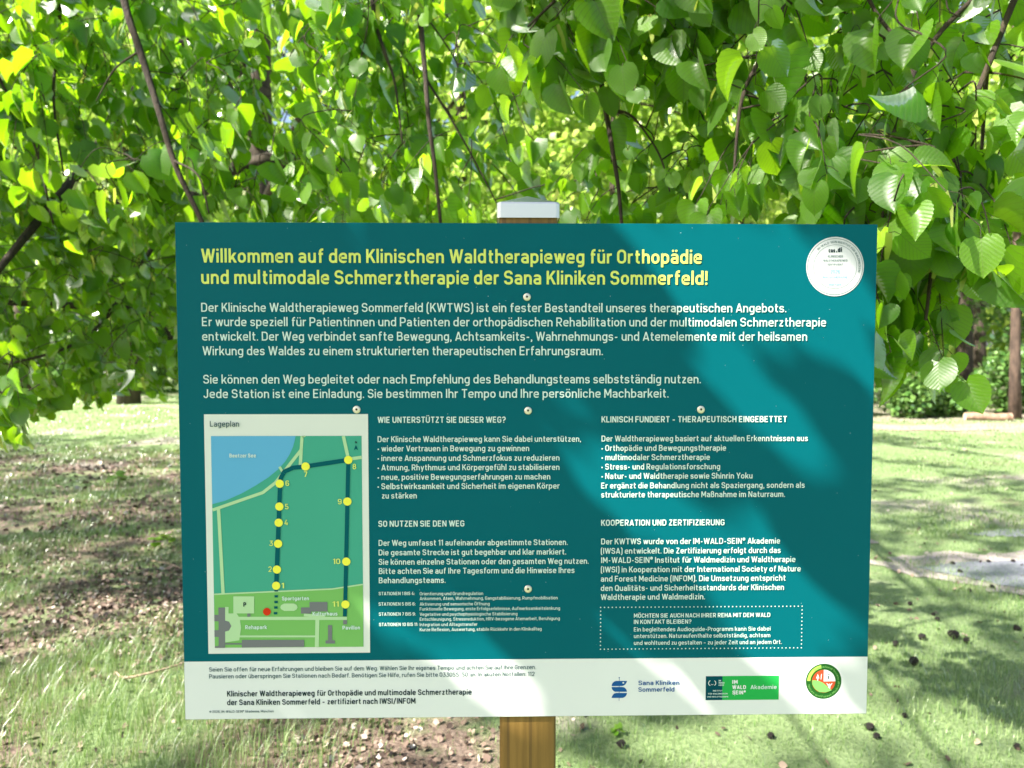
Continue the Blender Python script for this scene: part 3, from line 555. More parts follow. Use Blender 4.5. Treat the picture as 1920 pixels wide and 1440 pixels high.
# ------------------------------------------------------------------ ground
def ground_mat():
    m, t, b, o = mat('lawn_and_leaf_soil')
    geo = N(t, 'ShaderNodeNewGeometry'); P = geo.outputs['Position']
    sp = N(t, 'ShaderNodeSeparateXYZ'); t.links.new(P, sp.inputs[0])
    fine = noise(t, P, 55, 6, .7); mid = noise(t, P, 7, 5, .6); big = noise(t, P, 1.1, 4, .6); tiny = noise(t, P, 220, 3, .6)
    grass = ramp(t, fine.outputs['Fac'], [(.3, (.08, .13, .035)), (.5, (.175, .265, .095)), (.72, (.31, .40, .19))]).outputs[0]
    grass = mixc(t, math_(t, 'MULTIPLY', mid.outputs['Fac'], .5), grass, (.26, .33, .16))
    soil = ramp(t, fine.outputs['Fac'], [(.28, (.05, .034, .025)), (.5, (.20, .14, .108)), (.75, (.42, .33, .27))]).outputs[0]
    sand = ramp(t, tiny.outputs['Fac'], [(.3, (.30, .25, .22)), (.7, (.50, .44, .39))]).outputs[0]
    # how bare: the leafy soil left of the sign, patches elsewhere
    left = N(t, 'ShaderNodeMapRange'); left.inputs['From Min'].default_value = -.3; left.inputs['From Max'].default_value = -2.2
    t.links.new(sp.outputs[0], left.inputs['Value'])
    nearfar = N(t, 'ShaderNodeMapRange'); nearfar.inputs['From Min'].default_value = 11.5; nearfar.inputs['From Max'].default_value = 9.0
    t.links.new(sp.outputs[1], nearfar.inputs['Value'])
    bare = math_(t, 'MULTIPLY', left.outputs[0], nearfar.outputs[0])
    ux = math_(t, 'DIVIDE', math_(t, 'ADD', sp.outputs[0], .55), .75); uy = math_(t, 'DIVIDE', math_(t, 'SUBTRACT', sp.outputs[1], 1.6), .8)
    foot = math_(t, 'MAXIMUM', math_(t, 'SUBTRACT', 1.0, math_(t, 'ADD', math_(t, 'MULTIPLY', ux, ux), math_(t, 'MULTIPLY', uy, uy))), 0.0)
    bare = math_(t, 'ADD', bare, math_(t, 'MULTIPLY', foot, 1.6))
    k = math_(t, 'ADD', math_(t, 'MULTIPLY', big.outputs['Fac'], .9), math_(t, 'MULTIPLY', mid.outputs['Fac'], .5))
    k = math_(t, 'ADD', k, math_(t, 'MULTIPLY', bare, .22))
    s = N(t, 'ShaderNodeMapRange'); s.inputs['From Min'].default_value = .78; s.inputs['From Max'].default_value = .98
    t.links.new(k, s.inputs['Value'])
    c = mixc(t, s.outputs[0], grass, soil)
    far_edge = N(t, 'ShaderNodeMapRange'); far_edge.inputs['From Min'].default_value = 14.0; far_edge.inputs['From Max'].default_value = 15.2
    t.links.new(sp.outputs[1], far_edge.inputs['Value'])
    rightside = N(t, 'ShaderNodeMapRange'); rightside.inputs['From Min'].default_value = -1.0; rightside.inputs['From Max'].default_value = 2.0
    t.links.new(sp.outputs[0], rightside.inputs['Value'])
    c = mixc(t, math_(t, 'MULTIPLY', math_(t, 'MULTIPLY', far_edge.outputs[0], rightside.outputs[0]), .85), c, mixc(t, .5, soil, sand))
    # sandy bare spots
    sn = noise(t, P, .75, 3, .5)
    sf = N(t, 'ShaderNodeMapRange'); sf.inputs['From Min'].default_value = .56; sf.inputs['From Max'].default_value = .66
    t.links.new(sn.outputs['Fac'], sf.inputs['Value'])
    c = mixc(t, math_(t, 'MULTIPLY', sf.outputs[0], .8), c, sand)
    t.links.new(c, b.inputs['Base Color']); b.inputs['Roughness'].default_value = .9
    bp = N(t, 'ShaderNodeBump'); bp.inputs['Strength'].default_value = .9; bp.inputs['Distance'].default_value = .03
    t.links.new(fine.outputs['Fac'], bp.inputs['Height']); t.links.new(bp.outputs[0], b.inputs['Normal'])
    return m

def gh(x, y):
    """height of the ground"""
    x = np.asarray(x, float); y = np.asarray(y, float)
    f = np.exp(-((x / 40) ** 2 + ((y - 8) / 40) ** 2))
    return f * (.018 * np.sin(1.7 * x + .6 * y) * np.cos(1.1 * y - .4 * x) + .010 * np.sin(4.3 * x + 1.3) * np.sin(3.7 * y + .4)
                + .03 * np.sin(.5 * x + 2) * np.sin(.42 * y))
def axis(a, b, step, far):
    core = np.arange(a, b + 1e-6, step)
    out = [b + step * (1.22 ** k) * 3 for k in range(1, 60)]
    out = [v for v in np.cumsum([step * 1.25 ** k for k in range(1, 40)]) + b if v < far] + [far]
    lo = [v for v in a - np.cumsum([step * 1.25 ** k for k in range(1, 40)]) if v > -far] + [-far]
    return np.array(sorted(lo) + list(core) + out)
gx, gy = axis(-6, 7, .09, 260), axis(.5, 12, .09, 260)
GX, GY = np.meshgrid(gx, gy)
gv = np.stack([GX.ravel(), GY.ravel(), gh(GX, GY).ravel()], 1)
nx = len(gx)
ii = (np.arange(len(gy) - 1)[:, None] * nx + np.arange(nx - 1)[None, :]).ravel()
me = mesh_np('ground', gv, [np.stack([ii, ii + 1, ii + nx + 1, ii + nx], 1)])
ground = tag(link('ground', me, ground_mat()), 'lawn with mossy grass, bare soil and fallen leaves under the trees', 'lawn', kind='structure')

def soil_mat(name, c0, c1, rough):
    m, t, b, o = mat(name)
    geo = N(t, 'ShaderNodeNewGeometry'); n = noise(t, geo.outputs['Position'], 40, 5, .65)
    t.links.new(ramp(t, n.outputs['Fac'], [(.3, c0), (.7, c1)]).outputs[0], b.inputs['Base Color'])
    b.inputs['Roughness'].default_value = rough
    bp = N(t, 'ShaderNodeBump'); bp.inputs['Strength'].default_value = .5; bp.inputs['Distance'].default_value = .01
    t.links.new(n.outputs['Fac'], bp.inputs['Height']); t.links.new(bp.outputs[0], b.inputs['Normal'])
    return m
def patch(name, pts, m, dz=.006, jit=.04):
    """a ragged sheet following the ground"""
    c = np.mean(pts, 0); ring = []
    n = len(pts)
    for i in range(n):
        a, b2 = np.array(pts[i]), np.array(pts[(i + 1) % n])
        for tt in np.linspace(0, 1, 9)[:-1]: ring.append(a + (b2 - a) * tt + rng.normal(0, jit, 2))
    ring = np.array(ring); k = len(ring)
    V = []; F = []
    for s in np.linspace(1, .12, 9): V.append(c + (ring - c) * s)
    V = np.concatenate(V); 
    for j in range(8):
        for i in range(k):
            F.append((j * k + i, j * k + (i + 1) % k, (j + 1) * k + (i + 1) % k, (j + 1) * k + i))
    F = np.array(F); 
    me = bpy.data.meshes.new(name)
    z = gh(V[:, 0], V[:, 1]) + dz
    me.from_pydata([(a[0], a[1], q) for a, q in zip(V, z)], [], [tuple(f) for f in F] + [tuple(range(8 * k, 9 * k))])
    return link(name, me, m)
M_PATH = soil_mat('pinkish_soil', (.22, .155, .125), (.42, .32, .26), .9)
M_WORN = soil_mat('worn_soil', (.24, .20, .18), (.42, .37, .35), .85)
M_DAMP_SHEEN = soil_mat('damp_soil_sheen', (.17, .175, .22), (.30, .30, .37), .25)  # sky sheen of the damp ground put into its bluish base colour
tag(patch('path', [(-1.5, 12.9), (2, 12.7), (6, 12.6), (10, 12.8), (14, 13.2), (19, 13.6), (19, 14.6), (13, 14.2), (9, 13.9), (5, 13.6), (1, 13.7), (-1.5, 13.6)], M_PATH, .010, .12), kind='structure')
tag(patch('bare_soil', [(2.62, 4.12), (3.0, 4.45), (3.7, 4.5), (4.6, 4.4), (4.7, 3.2), (3.5, 3.2), (3.0, 3.7)], M_WORN, .006, .05), kind='structure')
tag(patch('puddle', [(2.92, 4.08), (3.3, 4.22), (3.9, 4.22), (4.4, 4.16), (4.4, 4.08), (3.6, 4.05), (3.3, 3.95), (3.45, 3.75), (3.9, 3.42), (3.7, 3.38), (3.25, 3.7), (3.0, 3.95)], M_DAMP_SHEEN, .011, .012), kind='structure')
tag(patch('sandy_patch', [(3.9, 5.0), (4.2, 5.1), (4.6, 5.1), (4.7, 4.95), (4.3, 4.9), (4.0, 4.92)], M_DAMP_SHEEN, .008, .02), kind='structure')
tag(patch('sandy_patch', [(1.2, 5.0), (2.2, 5.05), (3.0, 4.95), (3.0, 4.75), (2.0, 4.7), (1.2, 4.8)], M_WORN, .007, .05), kind='structure')

# ------------------------------------------------------------------ information sign
def fillet(pts, rad, closed=False, seg=5):
    """polyline with rounded corners"""
    n = len(pts); out = []
    rr = rad if isinstance(rad, (list, tuple)) else [rad] * n
    for i, p in enumerate(pts):
        if not closed and i in (0, n - 1): out.append(tuple(p)); continue
        a = np.array(pts[(i - 1) % n], float); b = np.array(p, float); c = np.array(pts[(i + 1) % n], float)
        d1, d2 = a - b, c - b; l1, l2 = np.linalg.norm(d1), np.linalg.norm(d2)
        if rr[i] <= 0 or l1 < 1e-9 or l2 < 1e-9: out.append(tuple(p)); continue
        d1, d2 = d1 / l1, d2 / l2
        ang = math.acos(max(-1, min(1, d1 @ d2)))
        if ang > 3.1: continue
        lim = lambda l, j: l if (not closed and j in (0, n - 1)) else l / 2
        tlen = min(rr[i] / math.tan(ang / 2), lim(l1, (i - 1) % n) * .999, lim(l2, (i + 1) % n) * .999)
        r = tlen * math.tan(ang / 2)
        bis = (d1 + d2) / np.linalg.norm(d1 + d2); ctr = b + bis * (r / math.sin(ang / 2))
        s, e = b + d1 * tlen - ctr, b + d2 * tlen - ctr
        a0 = math.atan2(s[1], s[0]); da = math.atan2(s[0] * e[1] - s[1] * e[0], s @ e)
        for k in range(seg + 1):
            q = a0 + da * k / seg; out.append((ctr[0] + r * math.cos(q), ctr[1] + r * math.sin(q)))
    res = [out[0]]
    for q in out[1:]:
        if abs(q[0] - res[-1][0]) + abs(q[1] - res[-1][1]) > 1e-6: res.append(q)
    return res
def ribbon(pts, w, closed=False):
    """quads of constant width along a polyline"""
    P = np.array(pts, float); n = len(P)
    if closed and np.linalg.norm(P[0] - P[-1]) < 1e-6: P = P[:-1]; n -= 1
    L = []
    for i in range(n):
        a = P[(i - 1) % n] if (closed or i > 0) else None
        c = P[(i + 1) % n] if (closed or i < n - 1) else None
        d1 = (P[i] - a) if a is not None else (c - P[i]); d2 = (c - P[i]) if c is not None else d1
        d1 = d1 / np.linalg.norm(d1); d2 = d2 / np.linalg.norm(d2)
        nn = np.array([-d1[1] - d2[1], d1[0] + d2[0]]); l = np.linalg.norm(nn)
        nn = nn / l if l > 1e-6 else np.array([-d1[1], d1[0]])
        k = 1 / max(.45, nn @ np.array([-d1[1], d1[0]]))
        L.append((P[i] + nn * w / 2 * k, P[i] - nn * w / 2 * k))
    m = n if closed else n - 1
    return [[L[i][1], L[(i + 1) % n][1], L[(i + 1) % n][0], L[i][0]] for i in range(m)]

# lettering: every letter is a set of strokes in units of the capital height
ARC = [(0, .4), (0, .65), (.40, .65), (.40, 0)]
BOWL = [(0, .07), (.42, .07), (.42, .65), (0, .65)]
def st(x, y0=0, y1=.72): return ('L', [(x, y0), (x, y1)])
def dg(x0, y0, x1, y1): return ('D', [(x0, y0), (x1, y1)])
def fp(p, r): return ('L', p, r)
def cp(p, r): return ('C', p, r)
def dot(x, y, s=1.0): return ('P', (x, y), s)
GL = {
 'o': (.42, [cp(BOWL, .21)]), 'n': (.40, [st(0), fp(ARC, .19)]), 'h': (.40, [st(0, 0, 1.03), fp(ARC, .19)]),
 'm': (.70, [st(0), fp([(0,.4),(0,.65),(.35,.65),(.35,0)], .17), fp([(.35,.4),(.35,.65),(.70,.65),(.70,0)], .17)]),
 'u': (.40, [fp([(0,.72),(0,.07),(.40,.07),(.40,.3)], .19), st(.40)]), 'r': (.26, [st(0), fp([(0,.4),(0,.65),(.28,.65)], .2)]),
 'i': (0, [st(0), dot(0, .93)]), 'l': (0, [st(0, 0, 1.03)]), 'ı': (0, [st(0)]),
 't': (.30, [fp([(.11,.94),(.11,.07),(.31,.07)], .13), fp([(-.01,.65),(.31,.65)], 0)]),
 'f': (.30, [fp([(.11,0),(.11,.96),(.33,.96)], .15), fp([(-.01,.65),(.31,.65)], 0)]),
 'd': (.42, [st(.42, 0, 1.03), cp(BOWL, .2)]), 'b': (.42, [st(0, 0, 1.03), cp(BOWL, .2)]),
 'p': (.42, [st(0, -.27, .72), cp(BOWL, .2)]), 'q': (.42, [st(.42, -.27, .72), cp(BOWL, .2)]),
 'g': (.42, [fp([(.42,.72),(.42,-.2),(.05,-.2)], .18), cp(BOWL, .2)]),
 'a': (.39, [fp([(.02,.55),(.02,.65),(.39,.65),(.39,0)], .17), fp([(.39,.385),(0,.385),(0,.07),(.39,.07)], .155)]),
 'e': (.42, [fp([(.0,.36),(.42,.36),(.42,.65),(0,.65),(0,.07),(.40,.07),(.40,.15)], [0,0,.2,.2,.2,.12,0])]),
 'c': (.40, [fp([(.40,.50),(.40,.65),(0,.65),(0,.07),(.40,.07),(.40,.22)], .19)]),
 's': (.36, [fp([(.35,.54),(.35,.65),(0,.65),(0,.365),(.37,.365),(.37,.07),(0,.07),(0,.18)], .145)]),
 'k': (.40, [st(0, 0, 1.03), dg(.03,.22,.38,.72), dg(.17,.44,.41,0)]),
 'v': (.42, [dg(0,.72,.21,0), dg(.42,.72,.21,0)]), 'w': (.66, [dg(0,.72,.165,0), dg(.33,.72,.165,0), dg(.33,.72,.495,0), dg(.66,.72,.495,0)]),
 'x': (.40, [dg(0,0,.40,.72), dg(0,.72,.40,0)]), 'y': (.42, [dg(0,.72,.21,0), dg(.42,.72,.12,-.27)]),
 'z': (.37, [fp([(0,.65),(.37,.65)], 0), fp([(0,.07),(.38,.07)], 0), dg(.03,.1,.34,.62)]),
 'j': (.04, [fp([(.06,.72),(.06,-.2),(-.08,-.2)], .12), dot(.06, .93)]),
 'ß': (.42, [fp([(0,0),(0,.96),(.36,.96),(.36,.55),(.15,.55)], .16), fp([(.15,.55),(.42,.55),(.42,.07),(.14,.07)], .17)]),
 'A': (.56, [dg(0,0,.28,1), dg(.56,0,.28,1), fp([(.1,.25),(.46,.25)], 0)]),
 'B': (.48, [st(0,0,1), fp([(0,.93),(.44,.93),(.44,.52),(0,.52)], .17), fp([(0,.52),(.48,.52),(.48,.07),(0,.07)], .18)]),
 'C': (.48, [fp([(.48,.70),(.48,.93),(0,.93),(0,.07),(.48,.07),(.48,.30)], .22)]),
 'D': (.50, [st(0,0,1), fp([(0,.93),(.50,.93),(.50,.07),(0,.07)], .24)]),
 'E': (.44, [st(0,0,1), fp([(0,.93),(.46,.93)],0), fp([(0,.07),(.46,.07)],0), fp([(0,.51),(.41,.51)],0)]),
 'F': (.43, [st(0,0,1), fp([(0,.93),(.46,.93)],0), fp([(0,.50),(.41,.50)],0)]),
 'G': (.49, [fp([(.49,.72),(.49,.93),(0,.93),(0,.07),(.49,.07),(.49,.47),(.26,.47)], [0,.22,.22,.22,.22,0,0])]),
 'H': (.50, [st(0,0,1), st(.50,0,1), fp([(0,.51),(.5,.51)],0)]), 'I': (0, [st(0,0,1)]),
 'J': (.38, [fp([(.36,1),(.36,.07),(0,.07),(0,.27)], .18)]),
 'K': (.49, [st(0,0,1), dg(.03,.36,.47,1), dg(.2,.58,.50,0)]), 'L': (.40, [st(0,0,1), fp([(0,.07),(.43,.07)],0)]),
 'M': (.62, [st(0,0,1), st(.62,0,1), dg(.02,1,.31,.25), dg(.60,1,.31,.25)]),
 'N': (.51, [st(0,0,1), st(.51,0,1), dg(.02,1,.49,0)]), 'O': (.50, [cp([(0,.07),(.5,.07),(.5,.93),(0,.93)], .24)]),
 'P': (.47, [st(0,0,1), fp([(0,.93),(.48,.93),(.48,.42),(0,.42)], .2)]),
 'Q': (.50, [cp([(0,.07),(.5,.07),(.5,.93),(0,.93)], .24), dg(.3,.25,.52,-.05)]),
 'R': (.48, [st(0,0,1), fp([(0,.93),(.47,.93),(.47,.44),(0,.44)], .19), dg(.22,.44,.48,0)]),
 'S': (.47, [fp([(.46,.73),(.46,.93),(0,.93),(0,.52),(.48,.52),(.48,.07),(0,.07),(0,.27)], .2)]),
 'T': (.50, [fp([(-.03,.93),(.53,.93)],0), st(.25,0,1)]), 'U': (.50, [fp([(0,1),(0,.07),(.50,.07),(.50,1)], .23)]),
 'V': (.54, [dg(0,1,.27,0), dg(.54,1,.27,0)]), 'W': (.84, [dg(0,1,.21,0), dg(.42,1,.21,0), dg(.42,1,.63,0), dg(.84,1,.63,0)]),
 'X': (.52, [dg(0,0,.52,1), dg(0,1,.52,0)]), 'Y': (.52, [dg(0,1,.26,.42), dg(.52,1,.26,.42), st(.26,0,.5)]),
 'Z': (.46, [fp([(0,.93),(.46,.93)],0), fp([(0,.07),(.48,.07)],0), dg(.03,.1,.43,.9)]),
 '0': (.45, [cp([(0,.07),(.45,.07),(.45,.93),(0,.93)], .21)]), '1': (.16, [st(.16,0,1), dg(-.04,.76,.16,.96)]),
 '2': (.45, [fp([(0,.72),(0,.93),(.44,.93),(.44,.56),(.03,.07),(.47,.07)], [0,.2,.2,.12,0,0])]),
 '3': (.45, [fp([(.02,.93),(.43,.93),(.2,.56),(.45,.56),(.45,.07),(0,.07),(0,.25)], [0,0,0,.2,.2,.2,0])]),
 '4': (.46, [dg(.3,1,0,.28), fp([(.0,.24),(.5,.24)],0), st(.36,0,.55)]),
 '5': (.45, [fp([(.43,.93),(.04,.93),(.02,.56),(.45,.56),(.45,.07),(0,.07),(0,.25)], [0,0,0,.2,.2,.2,0])]),
 '6': (.45, [cp([(0,.07),(.45,.07),(.45,.56),(0,.56)], .2), fp([(0,.3),(0,.93),(.43,.93),(.43,.76)], .21)]),
 '7': (.42, [fp([(0,.93),(.44,.93)],0), dg(.42,.9,.14,0)]),
 '8': (.45, [cp([(0,.07),(.45,.07),(.45,.53),(0,.53)], .2), cp([(.02,.53),(.43,.53),(.43,.93),(.02,.93)], .19)]),
 '9': (.45, [cp([(0,.93),(.45,.93),(.45,.44),(0,.44)], .2), fp([(.45,.7),(.45,.07),(.02,.07),(.02,.24)], .21)]),
 '.': (0, [dot(0,.075)]), ',': (0, [dot(0,.075), dg(.03,.06,-.03,-.14)]), ':': (0, [dot(0,.1), dot(0,.55)]),
 '-': (.26, [fp([(0,.38),(.26,.38)],0)]), '–': (.36, [fp([(0,.38),(.36,.38)],0)]), '/': (.36, [dg(0,-.1,.36,1.05)]),
 '(': (.12, [fp([(.14,1.1),(0,.85),(0,.0),(.14,-.22)], .25)]), ')': (.12, [fp([(0,1.1),(.14,.85),(.14,.0),(0,-.22)], .25)]),
 '!': (0, [st(0,.3,1), dot(0,.075)]), '?': (.40, [fp([(0,.74),(0,.93),(.40,.93),(.40,.52),(.18,.45),(.18,.28)], [0,.19,.19,.17,.1,0]), dot(.18,.075)]),
 '•': (.06, [dot(.03,.36,1.5)]),
 '®': (.26, [cp([(0,.62),(.26,.62),(.26,.98),(0,.98)], .13), dot(.13,.8,.7)]), '©': (.5, [cp([(-.05,.2),(.55,.2),(.55,.8),(-.05,.8)], .3), fp([(.36,.6),(.14,.6),(.14,.4),(.36,.4)], .1)]),
}
for k, b_ in (('ä', 'a'), ('ö', 'o'), ('ü', 'u')):
    w_ = GL[b_][0]; GL[k] = (w_, GL[b_][1] + [dot(w_ / 2 - .12, .93, .95), dot(w_ / 2 + .12, .93, .95)])
for k, b_ in (('Ä', 'A'), ('Ö', 'O'), ('Ü', 'U')):
    w_ = GL[b_][0]; GL[k] = (w_, GL[b_][1] + [dot(w_ / 2 - .13, 1.17, .95), dot(w_ / 2 + .13, 1.17, .95)])

def advance(text, wt):
    x, runs = 0.0, []
    for ch in text:
        if ch == ' ': x += .27; continue
        g = GL[ch]; diag = ch in 'AVWXYvwxyTkK'
        runs.append((ch, x + wt / 2)); x += g[0] + wt + (.09 if diag else .125)
        if ch == 'r': x -= .075
        elif ch in 'tfF': x -= .035
        elif ch in 'zL': x -= .03
    return x - .11, runs
def lettering(mb, text, wt, cap, x0, x1, z, y, curve=None):
    """strokes of a text line fitted between x0 and x1; curve maps (x, z) to the final place"""
    total, runs = advance(text, wt)
    sx = (x1 - x0) / total
    layer = 0
    for ch, gx_ in runs:
        for s in GL[ch][1]:
            layer = (layer + 1) % 6
            yy = y - layer * .00002
            if s[0] == 'P':
                (px, py), h = s[1], wt * .56 * s[2]
                quads = [[(px + h * math.cos(a), py + h * math.sin(a)) for a in [math.pi * (k + .5) / 4 for k in range(8)]]]
            elif s[0] == 'D':
                (ax, ay), (bx, by) = s[1]; h = wt * .5 * math.hypot(bx - ax, by - ay) / max(.25, abs(by - ay))
                quads = [[(ax - h, ay), (ax + h, ay), (bx + h, by), (bx - h, by)]]
                if by < ay: quads = [q[::-1] for q in quads]
            else:
                P = s[1]; rad = s[2] if len(s) > 2 else 0
                quads = ribbon(fillet(P, rad, s[0] == 'C', 4), wt, s[0] == 'C')
            for q in quads:
                pp = [(x0 + (gx_ + a) * sx, z + b * cap) for a, b in q]
                if curve: pp = [curve(*p) for p in pp]
                mb.add([(p[0], yy, p[1]) for p in pp], [tuple(range(len(pp)))])

ZC = 1.35                                             # middle of the board
YF = -.002                                            # front of the board
sign = tag(empty('information_sign', (0, .044, 0)), 'teal clinic trail information board with map, screwed to a wooden post', 'sign')
mm = .001
def flat(name, polys, ink, dy, parent):
    mb = MB()
    for i, p in enumerate(polys): mb.add([(a * mm, YF - dy - (i % 5) * .00002, ZC + b * mm) for a, b in p], [tuple(range(len(p)))])
    return mb.build(name, INK[ink], parent)
def disc(cx, cz, r, n=40, sx=1.0): return [(cx + r * sx * math.cos(2 * math.pi * k / n), cz + r * math.sin(2 * math.pi * k / n)) for k in range(n)]
def ringq(cx, cz, r0, r1, a0=0, a1=360, n=48):
    A = [math.radians(a0 + (a1 - a0) * k / n) for k in range(n + 1)]
    return [[(cx + r0 * math.cos(a), cz + r0 * math.sin(a)), (cx + r1 * math.cos(a), cz + r1 * math.sin(a)), (cx + r1 * math.cos(b), cz + r1 * math.sin(b)), (cx + r0 * math.cos(b), cz + r0 * math.sin(b))] for a, b in zip(A, A[1:])]

def bevel_box(name, x0, x1, y0, y1, z0, z1, bev, m, parent, seg=3):
    import bmesh
    bm = bmesh.new(); bmesh.ops.create_cube(bm, size=1)
    for v in bm.verts: v.co = Vector(((x0 + x1) / 2 + v.co.x * (x1 - x0), (y0 + y1) / 2 + v.co.y * (y1 - y0), (z0 + z1) / 2 + v.co.z * (z1 - z0)))
    es = [e for e in bm.edges if abs(e.verts[0].co.z - e.verts[1].co.z) > .01] if name == 'post' else bm.edges[:]
    bmesh.ops.bevel(bm, geom=es, offset=bev, segments=seg, affect='EDGES', profile=.5)
    me = bpy.data.meshes.new(name); bm.to_mesh(me); bm.free()
    me.polygons.foreach_set('use_smooth', [True] * len(me.polygons))
    me.update()
    o = link(name, me, m, parent)
    try: me.set_sharp_from_angle(angle=R(40))
    except Exception: pass
    return o

bevel_box('post', -.0425, .0405, .0022, .0852, -.3, ZC + .372, .006, M_WOOD, sign)
board = bevel_box('board', -.5, .5, YF, .002, ZC - .3586, ZC + .3586, .0006, INK['teal'], sign, 1)
# zinc post cap: folded square skirt with a low pyramid top
capb = MB(); cx0, cx1, cyA, cyB = -.0465, .0440, -.0022, .0893
zb, zt = ZC + .3665, ZC + .3895
def rr(x0, x1, y0, y1, r, z, n=4):
    out = []
    for (cx, cyy, a) in ((x1 - r, y1 - r, 0), (x0 + r, y1 - r, 90), (x0 + r, y0 + r, 180), (x1 - r, y0 + r, 270)):
        for k in range(n + 1): out.append((cx + r * math.cos(R(a + 90 * k / n)), cyy + r * math.sin(R(a + 90 * k / n)), z))
    return out
rings = [rr(cx0 + .0012, cx1 - .0012, cyA + .0012, cyB - .0012, .0055, zb + .001), rr(cx0, cx1, cyA, cyB, .006, zb), rr(cx0, cx1, cyA, cyB, .006, zt - .003), rr(cx0 + .001, cx1 - .001, cyA + .001, cyB - .001, .006, zt - .0008), rr(cx0 + .004, cx1 - .004, cyA + .004, cyB - .004, .005, zt)]
n4 = len(rings[0])
capv = [p for r_ in rings for p in r_] + [((cx0 + cx1) / 2, (cyA + cyB) / 2, zt + .0165)]
capf = [(j * n4 + i, j * n4 + (i + 1) % n4, (j + 1) * n4 + (i + 1) % n4, (j + 1) * n4 + i) for j in range(4) for i in range(n4)]
capf += [(4 * n4 + i, 4 * n4 + (i + 1) % n4, 5 * n4) for i in range(n4)] + [tuple(range(n4 - 1, -1, -1))]
capb.add(capv, capf); capb.build('post_cap', M_CAP, sign)

# screws through the board
for k, (sx_, sz_) in enumerate([(-3.2, 254.1), (-246.9, 93.2), (-1.5, 91.4), (248.2, 92.6), (-1.2, -168.5)]):
    x, z = sx_ * mm, ZC + sz_ * mm
    mb = MB(); prof = [(.0056, 0), (.0056, .0008), (.0050, .0016), (.0038, .0021), (.0018, .0022)]
    vs, fs = [], []
    for r_, h in prof: vs += [(x + r_ * math.cos(2 * math.pi * q / 20), YF - .0002 - h, z + r_ * math.sin(2 * math.pi * q / 20)) for q in range(20)]
    for j in range(4): fs += [(j * 20 + q, j * 20 + (q + 1) % 20, (j + 1) * 20 + (q + 1) % 20, (j + 1) * 20 + q) for q in range(20)]
    fs.append(tuple(range(80, 100)))
    mb.add(vs, fs); sc_ = mb.build('screw', M_SCREW, sign, True)
    mb = MB(); mb.poly([(x + (.0021 if q % 2 else .0013) * math.cos(math.pi * q / 6 + k), YF - .00255, z + .0004 + (.0021 if q % 2 else .0013) * math.sin(math.pi * q / 6 + k)) for q in range(12)])
    mb.build('recess_shade', M_RECESS_SHADE, sc_)  # flat dark star painting the shade inside the drive hole

# printed fields
strip = flat('footer_strip', [[(-499.4, -358), (499.4, -358), (499.4, -272.6), (-499.4, -272.6)]], 'white', .0002, sign)
panel = flat('site_map', [[(-464.3, -261.2), (-230.9, -261.2), (-230.9, 86.8), (-464.3, 86.8)]], 'paper', .0002, sign)
flat('woodland', [[(-454.9, -252.3), (-240.3, -252.3), (-240.3, 55.6), (-454.9, 55.6)]], 'mapgreen', .0004, panel)
clip_map = lambda L: [(min(-240.4, max(-454.8, a)), min(55.5, max(-252.2, b))) for a, b in L]
flat('lake', [clip_map(MAP_POLYGONS['lake'])], 'lake', .0006, panel)
flat('lawn_area', [clip_map(MAP_POLYGONS['lawn'])], 'lawn', .0006, panel)
mp_ = MB()
def map_ribbon(name, items, ink, dy):
    for pts, w in items: flat(name, ribbon(fillet([tuple(p) for p in clip_map(pts)], 6, False, 3), w), ink, dy, panel)
for i, it in enumerate(MAP_PATHS.values()): map_ribbon('map_path', [it], 'mappath', .0008 + i * .00002)
for k, nm in (('parking', 'parking_area'), ('forecourt', 'forecourt'), ('sport', 'sports_field')): flat(nm, [clip_map(MAP_POLYGONS[k])], 'mappath', .0011, panel)
for k in ('hospital', 'hut', 'culture', 'pavilion', 'tower'): flat('map_building', [clip_map(MAP_POLYGONS[k])], 'mapgrey', .0012, panel)
map_ribbon('trail_route', MAP_ROUTE.values(), 'route', .0013)
for a, b in MAP_DASHES: flat('route_dash', [[(a - 2.5, b - 1.6), (a + 2.5, b - 1.6), (a + 2.5, b + 1.8), (a - 2.5, b + 1.8)]], 'route', .0013, panel)
for a, b in MAP_MARKERS: flat('station_marker', [disc(a, b, 5.9)], 'marker', .0015, panel)
flat('start_marker', [disc(*MAP_START, 5.6)], 'red', .0015, panel)
flat('north_arrow', [MAP_POLYGONS['north']], 'route', .0015, panel)

blocks = {}
for b_, ink, wt, cap, s, x0, x1, z in TEXT:
    blocks.setdefault((b_, ink) + ((s,) if b_ in ('map_label', 'station_number') else ()), []).append((s, wt, cap, x0, x1, z))
LOGO = []
logo = flat('institute_logo', [[(260.2, -336), (284.9, -336), (284.9, -300.1), (260.2, -300.1)]], 'darkteal', .0004, sign)
flat('logo_field', [[(284.9, -336), (368.4, -336), (368.4, -300), (284.9, -300)]], 'green', .0004, logo)
flat('logo_divider', [[(303.1, -330), (303.6, -330), (303.6, -306), (303.1, -306)]], 'mint', .0006, logo)
flat('logo_emblem', ringq(268.2, -310.3, 3.4, 4.4, 110, 250, 14) + ringq(271, -310.3, 3.6, 4.5, -60, 60, 12) + ringq(269.6, -311, 1.6, 2.1, 200, 340, 8), 'white', .0006, logo)
for (b_, ink, *_), rows in blocks.items():
    mb = MB()
    par = panel if b_ in ('map_label', 'station_number') else (logo if b_ in ('institute_logo', 'academy_text', 'institute_text', 'emblem_text') else sign)
    for s, wt, cap, x0, x1, z in rows:
        lettering(mb, s, wt, cap * mm, x0 * mm, x1 * mm, ZC + z * mm, YF - (.0017 if par is panel else .0007))
    nm = {'institute_logo': 'logo_text'}.get(b_, b_)
    mb.build(nm, INK[ink], par)

